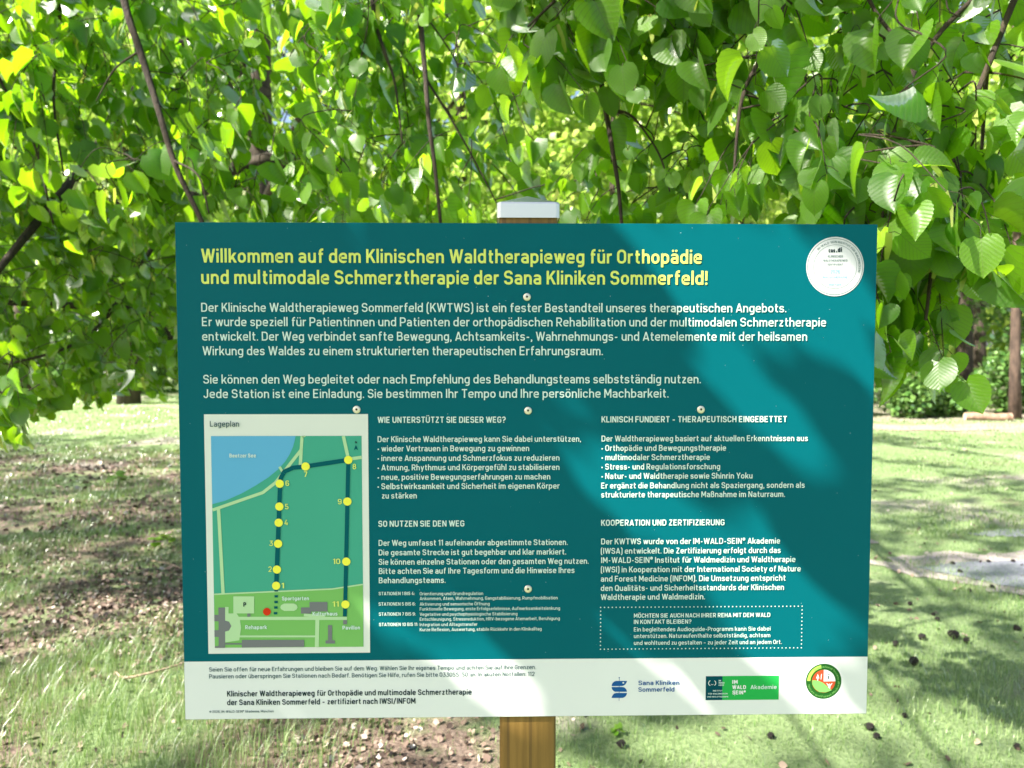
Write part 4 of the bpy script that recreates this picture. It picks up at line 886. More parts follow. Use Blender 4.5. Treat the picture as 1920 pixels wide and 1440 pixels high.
# dotted frame round the contact text
dots = []
for k in range(53):
    x = 104.8 + 296 * k / 52; dots += [disc(x, -196.5, .95, 8), disc(x, -258.5, .95, 8)]
for k in range(1, 11):
    z = -196.5 - 62 * k / 11; dots += [disc(104.8, z, .95, 8), disc(400.8, z, .95, 8)]
flat('dotted_frame', dots, 'mint', .0004, sign)

# clinic snake emblem
snake = flat('snake_emblem', SNAKE[:3], 'navy', .0004, sign)
xs_ = SNAKE_DOTS[1][0]
flat('staff', [[(xs_ - .35, SNAKE[4][2][1]), (xs_ + .35, SNAKE[4][2][1]), (xs_ + .35, SNAKE_DOTS[1][1] - .8), (xs_ + .9, SNAKE_DOTS[1][1] - .5), (xs_ + .9, SNAKE_DOTS[1][1] + .6), (xs_, SNAKE_DOTS[1][1] + 1.1), (xs_ - .9, SNAKE_DOTS[1][1] + .6), (xs_ - .9, SNAKE_DOTS[1][1] - .5), (xs_ - .35, SNAKE_DOTS[1][1] - .8)]], 'navy', .0003, snake)
flat('eye', [disc(*SNAKE_DOTS[0], 1.3, 12)], 'white', .0006, snake)

# round certificate sticker
cxx, czz = 439.3, 298.2
cert = flat('certificate_sticker', [disc(cxx, czz, 42.4, 72, .985)], 'sticker', .0005, sign)
flat('sticker_rings', ringq(cxx, czz, 39.6, 40.3) + ringq(cxx, czz, 31.0, 31.5), 'grey', .0007, cert)
def arc_text(name, text, cx, cz, r, mid_deg, span_deg, cap, wt, ink, parent, inside=False, dy=.0008):
    mb = MB()
    L = 2 * math.radians(span_deg) / 2 * r
    sgn = -1 if inside else 1
    def cv(x, z):
        a = math.radians(mid_deg) - sgn * x / (r * mm)
        rad = r * mm + sgn * z
        return (cx * mm + rad * math.cos(a), ZC + cz * mm + rad * math.sin(a))
    lettering(mb, text, wt, cap * mm, -L / 2 * mm, L / 2 * mm, 0, YF - dy, cv)
    return mb.build(name, INK[ink], parent)
arc_text('sticker_rim_text', 'IM-WALD-SEIN INSTITUT FÜR WALDMEDIZIN', cxx, czz, 33.8, 62, 150, 3.0, .17, 'grey', cert)
mb = MB()
for s, cap, hw, dz in (('KLINISCHER', 3.4, 11, 13), ('WALDTHERAPIEWEG', 3.2, 17.5, 7.2), ('ZERTIFIZIERT', 3.0, 11.5, 1.6)):
    lettering(mb, s, .17, cap * mm, (cxx - hw) * mm, (cxx + hw) * mm, ZC + (czz + dz) * mm, YF - .0008)
mb.build('sticker_text', INK['grey'], cert)
mb = MB()
for s, cap, hw, dz in (('2026', 5.5, 7, -9.5), ('WALDTHERAPIE', 3.0, 18.5, -16.5), ('INFOM', 2.8, 9, -27)):
    lettering(mb, s, .17, cap * mm, (cxx - hw) * mm, (cxx + hw) * mm, ZC + (czz + dz) * mm, YF - .0008)
mb.build('sticker_date', INK['sky'], cert)
mb = MB(); lettering(mb, 'cas', .3, 5.2 * mm, (cxx - 10) * mm, (cxx - .5) * mm, ZC + (czz + 20.5) * mm, YF - .0008); lettering(mb, ',di', .3, 6 * mm, (cxx + 1) * mm, (cxx + 9.5) * mm, ZC + (czz + 21) * mm, YF - .0008)
mb.build('sticker_mark', INK['black'], cert)

# round society seal
sx0, sz0 = 434.7, -309
seal = flat('society_seal', [disc(sx0, sz0, 26.4, 64)], 'sealdark', .0004, sign)
flat('seal_glint', ringq(sx0, sz0, 19.8, 24.6, 100, 178, 24), 'seallight', .0006, seal)
q = lambda a0, a1: [(sx0, sz0)] + [(sx0 + 17.4 * math.cos(R(a0 + (a1 - a0) * k / 12)), sz0 + 17.4 * math.sin(R(a0 + (a1 - a0) * k / 12))) for k in range(13)]
flat('seal_red_field', [q(90, 270), q(270, 360)], 'brick', .0006, seal)
flat('seal_white_field', [q(0, 90)], 'white', .0006, seal)
flat('seal_tree', [[(sx0 - 11.5, sz0 + 4.5), (sx0 - 6.5, sz0 + 4.5), (sx0 - 9, sz0 + 11.5)], [(sx0 - 9.7, sz0 + 1), (sx0 - 8.3, sz0 + 1), (sx0 - 8.3, sz0 + 4), (sx0 - 9.7, sz0 + 4)], [(sx0 - 4.6, sz0 + 3), (sx0 - 3.6, sz0 + 3), (sx0 - 3, sz0 + 12), (sx0 - 4.2, sz0 + 10)]], 'white', .0008, seal)
flat('seal_person', [disc(sx0 + 8.5, sz0 - 5, 1.5, 10), [(sx0 + 7.3, sz0 - 14), (sx0 + 9.7, sz0 - 14), (sx0 + 9.9, sz0 - 7), (sx0 + 7.1, sz0 - 7)], [(sx0 + 4, sz0 - 3), (sx0 + 5, sz0 - 2.5), (sx0 + 8, sz0 - 7), (sx0 + 7.2, sz0 - 8)], [(sx0 + 13, sz0 - 3), (sx0 + 12, sz0 - 2.5), (sx0 + 9, sz0 - 7), (sx0 + 9.8, sz0 - 8)]], 'white', .0008, seal)
flat('seal_staff', [[(sx0 + 3.5, sz0 + 9.3), (sx0 + 7, sz0 + 11), (sx0 + 11, sz0 + 9.3), (sx0 + 7, sz0 + 10)], [(sx0 + 6.6, sz0 + 3), (sx0 + 7.6, sz0 + 3), (sx0 + 8.2, sz0 + 8), (sx0 + 6, sz0 + 8)]], 'slate', .0008, seal)
flat('seal_leaf', [[(sx0 - 17, sz0 + 2), (sx0 - 9, sz0 + 1.5), (sx0 - 1, sz0 - 2), (sx0 + 6, sz0 - 8), (sx0 + 12, sz0 - 13.5), (sx0 + 3, sz0 - 16.5), (sx0 - 6, sz0 - 16), (sx0 - 13, sz0 - 11), (sx0 - 17, sz0 - 4)]], 'lawn', .001, seal)
arc_text('seal_text', 'Nature and Forest Medicine', sx0, sz0, 24.2, 275, 165, 3.2, .09, 'lawn', seal, True, .0009)
arc_text('seal_text', 'International Society of', sx0, sz0, 20.6, 60, 140, 3.0, .11, 'lawn', seal, False, .0009)

# ------------------------------------------------------------------ leaves
def leaf_shape(rows, cols, teeth=.0, fold=.22, droop=.22):
    """heart-shaped linden leaf, stalk end at the origin, tip along +y, length 1"""
    T = np.linspace(0, 1, rows) ** .9
    prof_t = [0, .05, .14, .28, .42, .56, .70, .82, .91, .96, 1]
    prof_w = [.16, .35, .47, .53, .53, .485, .40, .275, .13, .045, .0]
    U = np.linspace(-1, 1, cols)
    V, F = [], []
    for i, t in enumerate(T):
        w = np.interp(t, prof_t, prof_w) * .95
        w *= 1 + teeth * (1 if i % 2 else -1)
        for u in U:
            x = u * w
            y = t - .09 * abs(u) ** 1.5 * max(0, 1 - t * 3.2) + .05 * u * (1 - t) * .4
            z = fold * abs(x) - droop * y * y + .05 * math.sin(5 * y + 2) * abs(u) - .16 * x * x
            V.append((x, y, z))
    for i in range(rows - 1):
        for j in range(cols - 1):
            F.append((i * cols + j, i * cols + j + 1, (i + 1) * cols + j + 1, (i + 1) * cols + j))
    return np.array(V, np.float32), np.array(F, np.int32)
LEAF_NEAR = [leaf_shape(19, 5, .024, f, d) for f, d in ((.12, .15), (.35, .3), (.7, .2), (.05, .6), (1.0, .35), (1.5, .5))]
LEAF_MID = [leaf_shape(8, 5, .03, f, d) for f, d in ((.12, .15), (.35, .3), (.7, .2), (.05, .6), (1.0, .35), (1.5, .5))]
LEAF_FAR = leaf_shape(4, 3)
_bv = np.array([(-.09, 0, 0), (.09, 0, 0), (-.11, .5, .06), (.11, .5, .06), (-.05, 1, 0), (.05, 1, 0)], np.float32)
BRACT = (_bv, np.array([(0, 1, 3, 2), (2, 3, 5, 4)], np.int32))

def norm(a): return a / np.maximum(np.linalg.norm(a, axis=-1, keepdims=True), 1e-9)
def place(shape, pos, axis_, nrm, size):
    """many copies of a leaf shape: base at pos, tip along axis_, upper side nrm"""
    V, F = shape
    y = norm(axis_); x = norm(np.cross(y, nrm)); z = np.cross(x, y)
    W = (V[None, :, 0, None] * x[:, None] + V[None, :, 1, None] * y[:, None] + V[None, :, 2, None] * z[:, None]) * size[:, None, None] + pos[:, None]
    return W.astype(np.float32)
def place_mixed(shapes, pos, axis_, nrm, size):
    pick = rng.integers(len(shapes), size=len(pos)); W = np.zeros((len(pos),) + shapes[0][0].shape, np.float32)
    for i, sh in enumerate(shapes):
        k = pick == i
        W[k] = place(sh, pos[k], axis_[k], nrm[k], size[k] * rng.uniform(.85, 1.15))
    return W
def leaf_mesh(name, shape, W, rnd):
    V, F = shape; n, k = W.shape[:2]
    faces = (F[None] + (np.arange(n) * k)[:, None, None]).reshape(-1, F.shape[1])
    return mesh_np(name, W.reshape(-1, 3), [faces], np.tile(V[:, :2], (n, 1)), np.repeat(rnd, k))

def leaves_and_bracts(shape, W, WB):
    V, F = shape; n, k = W.shape[:2]; m = len(WB)
    fa = (F[None] + (np.arange(n) * k)[:, None, None]).reshape(-1, 4)
    fb = (BRACT[1][None] + (np.arange(m) * 6 + n * k)[:, None, None]).reshape(-1, 4)
    me = mesh_np('leaves', np.concatenate([W.reshape(-1, 3), WB.reshape(-1, 3)]), [fa, fb],
                 np.concatenate([np.tile(V[:, :2], (n, 1)), np.tile(BRACT[0][:, :2], (m, 1))]), np.concatenate([np.repeat(rng.random(n), k), np.repeat(rng.random(m), 6)]))
    me.polygons.foreach_set('material_index', np.concatenate([np.zeros(len(fa)), np.ones(len(fb))]).astype(np.int32))
    return me

# where the sun comes through the leaves: measured bright streaks on the board and patches on the lawn
S = np.array(SUN)
PATCH = [(-4.49, 8.23, .55, .25), (-3.2, 8.1, .7, .16), (-6.9, 8.4, .5, .2), (-3.55, 5.1, .2, .16), (-1.8, 1.75, .55, .3), (-1.25, 2.05, .25, .22), (-2.3, 2.0, .35, .2), (-1.7, 2.27, .28, .1), (2.2, 3.0, .24, .09), (1.75, 1.83, .24, .09),
         (1.25, 1.95, .3, .1), (-2.7, 4.6, .15, .12), (.75, 1.75, .25, .07), (3.1, 2.6, .2, .1), (-.6, 1.7, .22, .1), (4.5, 6.6, .4, .1), (2.9, 6.2, .4, .08)]
def seg_d(px, pz, L):
    best = np.full(px.shape, 9.)
    L = L if len(L) > 1 else L * 2
    for (ax, az), (bx, bz) in zip(L, L[1:]):
        dx, dz = bx - ax, bz - az
        t = np.clip(((px - ax) * dx + (pz - az) * dz) / (dx * dx + dz * dz + 1e-9), 0, 1)
        best = np.minimum(best, np.hypot(px - ax - t * dx, pz - az - t * dz))
    return best
def sunlit(P, slack=0.0):
    """P (...,3): True where a leaf at P would throw its shade on a place the sun reaches"""
    t = P[..., 1] / S[1]                      # down to the board's plane y = 0
    bx = P[..., 0] - S[0] * t; bz = P[..., 2] - S[2] * t - ZC
    hit = np.zeros(P.shape[:-1], bool)
    near = (t > 0) & (np.abs(bx) < .62) & (np.abs(bz) < .46)
    if near.any():
        q = np.zeros(near.sum(), bool); x, z = bx[near], bz[near]
        for L, r in SUN_PATCHES_ON_BOARD: q |= seg_d(x, z, L) < r + slack
        hit[near] = q
    t = P[..., 2] / S[2]
    x = P[..., 0] - S[0] * t; y = P[..., 1] - S[1] * t
    wob = .35 * np.sin(2.1 * x + 1) + .25 * np.sin(4.7 * x) + .15 * np.sin(9 * x + 2)
    hit |= (y > 12.6 + wob) & (x < -1.0)
    hit |= (y > 8.0 + wob * .8) & (y < 10.2 + wob) & (x > 3.0) & (np.sin(3.1 * x + 2.2 * y) > -.55)
    hit |= (y > 12.2 + wob) & (np.sin(1.7 * x + 2.9 * y) > -.2)
    for a, b, rx, ry in PATCH: hit |= ((x - a) / rx) ** 2 + ((y - b) / ry) ** 2 < 1
    return hit
def in_poly(x, z, poly):
    r = np.zeros(x.shape, bool)
    n = len(poly)
    for i in range(n):
        (x0, z0), (x1, z1) = poly[i], poly[(i + 1) % n]
        c = ((z0 > z) != (z1 > z)) & (x < (x1 - x0) * (z - z0) / (z1 - z0 + 1e-12) + x0)
        r ^= c
    return r

CAMP = np.array(camo.location)
# ------------------------------------------------------------------ the two lindens over the sign, and an unseen one added to shade
TRUNK = {'A': np.array((-3.6, 10.0, 0.)), 'B': np.array((5.6, 2.4, 0.)), 'C': np.array((-9.2, 2.6, 0.))}
TREES = {}
LAB = {'A': 'large linden behind the sign with dark low boughs drooping on the left', 'B': 'linden with big bright leaves hanging in from the upper right',
       'C': 'unseen tall linden added left of the lawn, its high crown shading the ground'}
def trunk_tube(mb, base, top, r0, r1, flare=1.5, n=14, lean=.15):
    b, tp = np.array(base, float), np.array(top, float)
    P = []
    for t in np.linspace(0, 1, 12):
        p = b + (tp - b) * t + np.array((math.sin(3 * t + b[0]), math.cos(2.6 * t + b[1]), 0)) * lean * t * (1 - .3 * t)
        r = (r0 + (r1 - r0) * t) * (1 + (flare - 1) * math.exp(-t * 14))
        P.append((p, r))
    mb.tube([p for p, r in P], [r for p, r in P], n)
    return P
for k, b in TRUNK.items():
    root = tag(empty('linden_tree', tuple(b)), LAB[k], 'tree')
    mb = MB(); base = (b[0], b[1], -.15)
    P = trunk_tube(mb, base, (b[0] + .3, b[1] - .2, 13 if k == 'C' else 10), .24, .09)
    mb.build('trunk', M_BARK, root, True)
    TREES[k] = (root, P)

def twigs_for(limbs, zone, y0, y1, count, lsize, shape):
    """drooping twigs with alternate leaves, growing from the limbs into the zone"""
    pts = np.concatenate([smooth_path(L, 8)[:, :3] for L in limbs])
    xs = [p[0] for p in zone]; zs = [p[1] for p in zone]
    mb = MB(); pos, ax, nr, sz = [], [], [], []
    bp, ba, bn = [], [], []
    cand = []
    while len(cand) < count:
        x, z, y = rng.uniform(min(xs), max(xs), 400), rng.uniform(min(zs), max(zs), 400), rng.uniform(y0, y1, 400)
        k = in_poly(x, z, zone); cand += list(np.stack([x, y, z], 1)[k])
    cand = np.array(cand[:count])
    near_ = np.linalg.norm(cand[:, None] - pts[None], axis=2).min(1)
    for mid in cand[np.argsort(near_)]:                   # twigs fork from the nearest twig already grown
        i = np.argmin(np.linalg.norm(pts - mid + np.array((0, 0, -.12)), axis=1)); a = pts[i]
        dist = np.linalg.norm(mid - a)
        h = rng.normal(0, 1, 3); h[2] = -abs(h[2]) * .6 - .55; h = h / np.linalg.norm(h)
        Ltw = rng.uniform(.16, .34)
        s0 = mid - h * Ltw * .5; s1 = mid + h * Ltw * .5; s1[2] -= .05
        c = (a + s0) / 2 + np.array((0, 0, .08 * min(dist, 1)))
        path = np.array([np.append(q, r) for q, r in ((a, .0028), (c, .0024), (s0, .002), (mid + (0, 0, .01), .0016), (s1, .001))])
        sp = smooth_path(path, 4); mb.tube([q[:3] for q in sp], [q[3] for q in sp], 5, False)
        pts = np.concatenate([pts, sp[6::3, :3]])
        nl = rng.integers(6, 10)
        side = 1
        dirn = norm((s1 - s0)[None])[0]
        lat = np.cross(dirn, (0, 0, 1)); lat = lat / (np.linalg.norm(lat) + 1e-6)
        for j in range(nl):
            f = .12 + .88 * j / (nl - 1)
            p = s0 + (s1 - s0) * f
            o_ = lat * side * rng.uniform(.5, 1.1) + dirn * .35 + rng.normal(0, .25, 3)
            pet = norm((o_ * .8 + np.array((0, 0, -.35)))[None])[0] * lsize * rng.uniform(.3, .5)
            q = p + pet
            mb.tube([p, p + pet * .5 + (0, 0, .004), q], [.0009, .0008, .0007], 4, False)
            d = o_ * .5 + np.array((0, 0, -.9)) + rng.normal(0, .38, 3)
            up = S * .95 + rng.normal(0, .5, 3) + o_ * .3
            pos.append(q); ax.append(d); nr.append(up)
            sz.append(lsize * rng.uniform(.5, 1.2) * (1.05 if j < nl - 2 else .8))
            side = -side
            if rng.random() < .16:
                bp.append(p); ba.append(np.array((0, 0, -1.)) + rng.normal(0, .35, 3)); bn.append(rng.normal(0, 1, 3))
    return mb, np.array(pos), np.array(ax), np.array(nr), np.array(sz), (np.array(bp), np.array(ba), np.array(bn))

for tree, bname, limbs, (zone, y0, y1), cnt, lsize in BRANCHES:
    root, P = TREES[tree]
    near = y0 < 1.6
    mbT, pos, ax, nr, sz, br = twigs_for(limbs, zone, y0, y1, cnt, lsize, None)
    for i, L in enumerate(limbs):
        sp = smooth_path(L, 6); mbT.tube([q[:3] for q in sp], [q[3] for q in sp], 7)
    # carry the first limb back to its trunk, out of the picture
    a = np.array(limbs[0][0]); t_ = min(P, key=lambda q: abs(q[0][2] - a[2] - (3.2 if bname != 'dipping' else .8)))
    back = np.array([np.append(t_[0], .07), np.append(t_[0] * .55 + a[:3] * .45 + (0, 0, 1.4 if bname != 'dipping' else .3), .05), np.append(t_[0] * .2 + a[:3] * .8 + (0, 0, .55), .03), a])
    sp = smooth_path(back, 6); mbT.tube([q[:3] for q in sp], [q[3] for q in sp], 8)
    bo = mbT.build('branch', M_TWIG if bname != 'dipping' else M_BARK, root, True)
    shape = LEAF_NEAR if near else LEAF_MID
    W = place_mixed(shape, pos, ax, nr, sz)
    keep = ~(sunlit(W).any(1)) | (rng.random(len(W)) < .05)
    keep &= W[:, :, 1].min(1) > .12
    W = W[keep]
    WB = place(BRACT, br[0], br[1], br[2], np.full(len(br[0]), .075))
    WB = WB[WB[:, :, 1].min(1) > .12]
    me = leaves_and_bracts(shape[0], W, WB)
    me.materials.append(M_LEAF); me.materials.append(M_BRACT)
    link('leaves', me, None, bo)

# crowns overhead: leaves on many small boughs, thinned where the sun falls through
def crown(root, pos, size, mat_, limb_from, m_limb, nlimb, name='crown', shape=LEAF_FAR, down=.5, thin=True):
    n = len(pos)
    ax = rng.normal(0, 1, (n, 3)) + np.array((0, 0, -down)); nr = rng.normal(0, .7, (n, 3)) + np.array((0, 0, .8))
    W = place(shape, pos, ax, nr, size)
    if thin: W = W[sunlit(W).mean(1) < (.18 if shape is not LEAF_FAR else .01)]
    co = link(name, leaf_mesh(name, shape, W, rng.random(len(W))), mat_, root)
    mb = MB()
    for i in range(nlimb):
        e = pos[rng.integers(n)]; t_ = limb_from[rng.integers(4, len(limb_from))]
        path = np.array([np.append(t_[0], .045), np.append((t_[0] + e) / 2 + (0, 0, .35), .022), np.append(e, .008)])
        sp = smooth_path(path, 5); mb.tube([q[:3] for q in sp], [q[3] for q in sp], 6)
    mb.build('limbs', m_limb, root, True)
    return co
def canopy(tree, gx0, gx1, gy0, gy1, h0, h1, clumps, per, rad, dens=1.0):
    out = []
    for _ in range(clumps):
        g = np.array((rng.uniform(gx0, gx1), rng.uniform(gy0, gy1), 0)); h = rng.uniform(h0, h1)
        c = g + S * h / S[2]
        out.append(c + rng.normal(0, rad, (per, 3)) * (1, 1, .55))
    return np.concatenate(out)
pA = canopy('A', -8.5, 7.2, .6, 12.2, 9.0, 14.0, 320, 56, .6)  # unseen leaves laid up-sun of the lawn to shape its shade
# unseen bough added between the sun and the board to cast its dapples
n_ = 900
bx, bz, tt = rng.uniform(-.66, .66, n_), rng.uniform(-.5, .5, n_), rng.uniform(1.7, 2.9, n_)
pB = np.stack([bx, np.zeros(n_), bz + ZC], 1) + S[None] * tt[:, None]
def keep_view(p):
    """no crown leaves right in front of the sign's reader"""
    D = p[:, 1] - CAMP[1]; el = (p[:, 2] - CAMP[2]) / np.maximum(D, .1)
    return ~((p[:, 2] < 3.4) & (np.hypot(p[:, 0], p[:, 1] + 1) < 2.6)) & ~((D > 0) & (el < .42) & (np.abs(p[:, 0]) < .75 * D) & ((p[:, 0] > -.42 * D) | (rng.random(len(p)) < .6)))
def opens(P):
    """crown leaves that would keep the sun off the hanging sprays below"""
    r = np.zeros(len(P), bool)
    for tree, bname, limbs, (zone, y0, y1), cnt, lsize in BRANCHES:
        if bname in ('dipping', 'topcentre', 'lowsprig'): continue
        for ym in np.linspace(y0, y1, 3):
            t = (P[:, 1] - ym) / S[1]
            xx = P[:, 0] - S[0] * t
            r |= (t > 0) & in_poly(xx, P[:, 2] - S[2] * t, zone) & ((bname != 'topright') | (xx > .9))
    return r
zn = [b for b in BRANCHES if b[1] == 'dipping'][0][3]       # unseen high boughs added to keep the low left boughs in shade
q_ = np.stack([rng.uniform(-4.2, -1.2, 900), rng.uniform(zn[1], zn[2], 900), rng.uniform(1.1, 2.2, 900)], 1) + S[None] * rng.uniform(4.5, 8, 900)[:, None]
pA = pA[keep_view(pA)]
pA = pA[~opens(pA) | (rng.random(len(pA)) < .05)]
pA = np.concatenate([pA, q_[keep_view(q_)]])
own = np.argmin([np.linalg.norm((pA - TRUNK[k])[:, :2], axis=1) for k in 'ABC'], axis=0)
for i, k in enumerate('ABC'):
    q_ = pA[own == i]
    if len(q_) > 50: crown(TREES[k][0], q_, rng.uniform(.10, .17, len(q_)), M_LEAFFAR, TREES[k][1], M_BARK, 6)
crown(TREES['A'][0], pB, rng.uniform(.06, .105, n_), M_LEAFFAR, TREES['A'][1], M_BARK, 3, 'crown', LEAF_MID[0])  # leaves added to shade the board, carried as part of this linden

# ------------------------------------------------------------------ forest edge behind the lawn
def forest_tree(name, label, cat, x, y, h, cr, c0, leafn, lsz, m_leaf, m_bark, r0=.2, group=None, shape_z=1.0, lean=.2):
    root = tag(empty(name, (x, y, float(gh(x, y)))), label, cat, group)
    mb = MB(); P = trunk_tube(mb, (x, y, -.15), (x + rng.normal(0, .3), y + rng.normal(0, .3), h * .93), r0, r0 * .25, 1.35, 12, lean)
    mb.build('trunk', m_bark, root, True)
    # clumps through an uneven crown
    nc = max(14, leafn // 90); C = []
    while len(C) < nc:
        q = rng.uniform(-1, 1, 3)
        if q @ q < 1 and q @ q > .12: C.append(q)
    C = np.array(C) * (cr, cr, (h - c0) / 2 * shape_z) + (x, y, (h + c0) / 2)
    C[:, :2] += rng.normal(0, cr * .12, (nc, 2))
    idx = rng.integers(nc, size=leafn)
    pos = C[idx] + rng.normal(0, 1, (leafn, 3)) * (cr * .19, cr * .19, cr * .13)
    pos = pos[pos[:, 2] > .5]
    crown(root, pos, rng.uniform(.7, 1.3, len(pos)) * lsz, m_leaf, P, m_bark, 14, 'crown', LEAF_FAR, .6, False)
    return root
SAME = 'tall leafy forest tree in sunlight, glimpsed between the hanging linden leaves'
GR = 'sunlit trees of the forest edge'
for (x, y, h, cr, c0, nl, ls) in [(-10.5, 20, 15, 4.2, 3.2, 5200, .2), (-5.5, 23, 17, 4.5, 2.6, 5600, .22), (-1.0, 20.5, 15, 4.2, 2.0, 6200, .19), (3.2, 19, 14, 3.8, 1.8, 6200, .18),
                                  (7.2, 21, 16, 4.2, 2.4, 5600, .2), (-16, 24, 18, 5, 3.0, 5000, .24), (-21, 30, 20, 6, 2.5, 5000, .28), (1.5, 29, 20, 5.5, 3, 5000, .28), (-8, 31, 20, 5.5, 3, 5000, .28), (10, 30, 20, 5.5, 4, 5000, .28), (16.5, 25, 19, 5, 4.5, 4600, .25), (21, 31, 21, 6, 4, 4600, .3)]:
    forest_tree('forest_tree', SAME, 'tree', x, y, h, cr, c0, nl, ls, M_FOREST, M_BARK, .16 + h * .006, GR)
forest_tree('pine_tree', 'reddish trunked pine at the right edge beside a pale sawn log', 'tree', 11.45, 15.15, 17, 2.4, 2.9, 5200, .17, M_FOREST, M_PINE, .105, lean=.1)
forest_tree('pine_tree', 'slim grey-brown trunk left of the reddish pine, behind the low bush', 'tree', 10.6, 17.3, 16, 2.4, 3.2, 4600, .18, M_FOREST, M_PINE, .12, lean=.1)
forest_tree('young_tree', 'young dark green tree with low branches left of the reddish pine trunk', 'tree', 12.8, 17.6, 7, 2.0, 1.6, 3800, .15, M_SHRUB, M_BARK, .08)
def bush(label, x, y, w, h, n, m_, lsz=.1, grp=None):
    root = tag(empty('bush', (x, y, float(gh(x, y)))), label, 'bush', grp)
    q = norm(rng.normal(0, 1, (n, 3))) * (rng.random((n, 1)) ** .45)
    k = np.sin(q[:, 0] * 5 + x) * .18 + np.sin(q[:, 1] * 6 + y) * .12 + 1
    pos = q * (w, w * .8, h * .55) * k[:, None] + (x, y, h * .5)
    pos = pos[pos[:, 2] > .03]
    W = place(LEAF_FAR, pos, rng.normal(0, 1, pos.shape) + (0, 0, -.2), rng.normal(0, .7, pos.shape) + (0, 0, .8), rng.uniform(.7, 1.3, len(pos)) * lsz)
    link('foliage', leaf_mesh('foliage', LEAF_FAR, W, rng.random(len(W))), m_, root)
    mb = MB()
    for i in range(9):
        a = rng.uniform(0, 6.28); e = (x + math.cos(a) * w * .7, y + math.sin(a) * w * .5, h * rng.uniform(.6, .95))
        mb.tube([(x, y, -.05), ((x + e[0]) / 2 + .05, (y + e[1]) / 2, e[2] * .6), e], [.02, .014, .005], 5)
    mb.build('stems', M_TWIG, root, True)
bush('rounded green bush in front of the slim trunk, left of the reddish pine', 9.5, 15.6, .85, 1.15, 3000, M_SHRUB, .10)
bush('low bright green bush right beside the foot of the reddish pine', 10.35, 15.5, .45, .8, 1400, M_SHRUB, .09)
bush('dark spreading bush right of the sign under the lowest hanging leaves', 7.7, 16.2, 1.1, 1.25, 3200, M_SHRUB, .11)
bush('loose pale green bush just past the right edge of the sign', 6.4, 15.4, .7, .7, 1500, M_FOREST, .10)
bush('green bush at the right edge of the picture behind the reddish pine', 12.4, 16.4, .9, 1.6, 2600, M_SHRUB, .11)
G2 = 'low bushes at the far end of the lawn'
for (x, y, w, h) in ((-14, 26, 2.2, 2.2), (-9.5, 27, 2.0, 1.7), (-18.5, 27.5, 2.4, 2.6), (-5, 27.5, 2.2, 2)):
    bush('dark green bush at the far end of the sunlit lawn on the left', x, y, w, h, 2200, M_SHRUB, .2, G2)
# the wood beyond
n_ = 26000
a_ = rng.uniform(-1.15, 1.15, n_); d_ = rng.uniform(44, 62, n_)
fx, fy = d_ * np.sin(a_) * 1.1, d_ * np.cos(a_)
hmax = 15 + 4 * np.sin(fx * .23) + 2.5 * np.sin(fx * .61 + 1)
fz = rng.random(n_) ** .8 * hmax
W = place(LEAF_FAR, np.stack([fx, fy, fz + .2], 1), rng.normal(0, 1, (n_, 3)), rng.normal(0, 1, (n_, 3)) + (0, -.3, .7), rng.uniform(.6, 1.2, n_))
tag(link('distant_wood', leaf_mesh('distant_wood', LEAF_FAR, W, rng.random(n_)), M_FOREST), 'far wood closing the view behind the trees', 'wood', kind='stuff')

# ------------------------------------------------------------------ grass, fallen leaves, small things
def vnoise(x, y, s, seed):
    r = np.zeros(x.shape)
    for k in range(4):
        a = seed * 1.7 + k * 2.4
        r += np.sin(s * (1 + .37 * k) * (x * math.cos(a) + y * math.sin(a)) + seed * 3 + k) / 4
    return r
def sector(n, d0, d1, spread=1.05, p=1.0):
    d = (rng.random(n) ** p * (d1 ** 2 - d0 ** 2) + d0 ** 2) ** .5
    u = rng.uniform(-spread, spread, n)
    return d * u - .04 + .018 * d, d - 1.06
def grass_set(n, d0, d1, hscale, wscale):
    x, y = sector(n, d0, d1)
    leftness = np.clip((-x - .1) / 1.6, 0, 1) * np.clip((11 - y) / 2.5, 0, 1)
    nz = vnoise(x, y, 2.3, 1) + .6 * vnoise(x, y, 6.1, 2)
    nearl = np.clip((2.75 - y) / .7, 0, 1) * np.clip(-x / .8, 0, 1)          # tall tuft at the lower left
    dens = np.where(leftness > .05, np.clip(.50 + .8 * nz + .4 * nearl - .04 * leftness * (1 - nearl), .08, 1), np.clip(.72 + .5 * nz, .22, 1))
    under = np.exp(-((x + .55) / .5) ** 2) * np.clip((2.6 - y), 0, 1)
    dens *= 1 - .6 * under
    k = rng.random(n) < dens
    x, y, nearl, leftness, nz = x[k], y[k], nearl[k], leftness[k], nz[k]; n = len(x)
    tall = .42 + .3 * leftness + .4 * nearl * np.clip(.5 + nz, .1, 1.4) + .25 * np.clip(nz, -.5, 1)
    h = hscale * tall * rng.uniform(.5, 1.35, n)
    a = rng.uniform(0, 2 * math.pi, n); ln = rng.uniform(.1, .85, n) * h
    w = wscale * rng.uniform(.6, 1.3, n)
    b = np.stack([x, y, gh(x, y) - .004], 1)
    dr = np.stack([np.cos(a), np.sin(a), 0 * a], 1); sd = np.stack([-np.sin(a), np.cos(a), 0 * a], 1)
    up = np.array((0, 0, 1.))
    p1 = b + dr * (ln * .3)[:, None] + up * (h * .6)[:, None]; p2 = b + dr * ln[:, None] + up * (h * .95)[:, None]
    V = np.stack([b - sd * w[:, None], b + sd * w[:, None], p1 - sd * (w * .75)[:, None], p1 + sd * (w * .75)[:, None], p2], 1)
    c = np.clip(rng.normal(.42, .22, n) + .12 * nz, 0, 1)
    return V.reshape(-1, 3), n, np.repeat(c, 5)
Vs, q4, t3, cs, base = [], [], [], [], 0
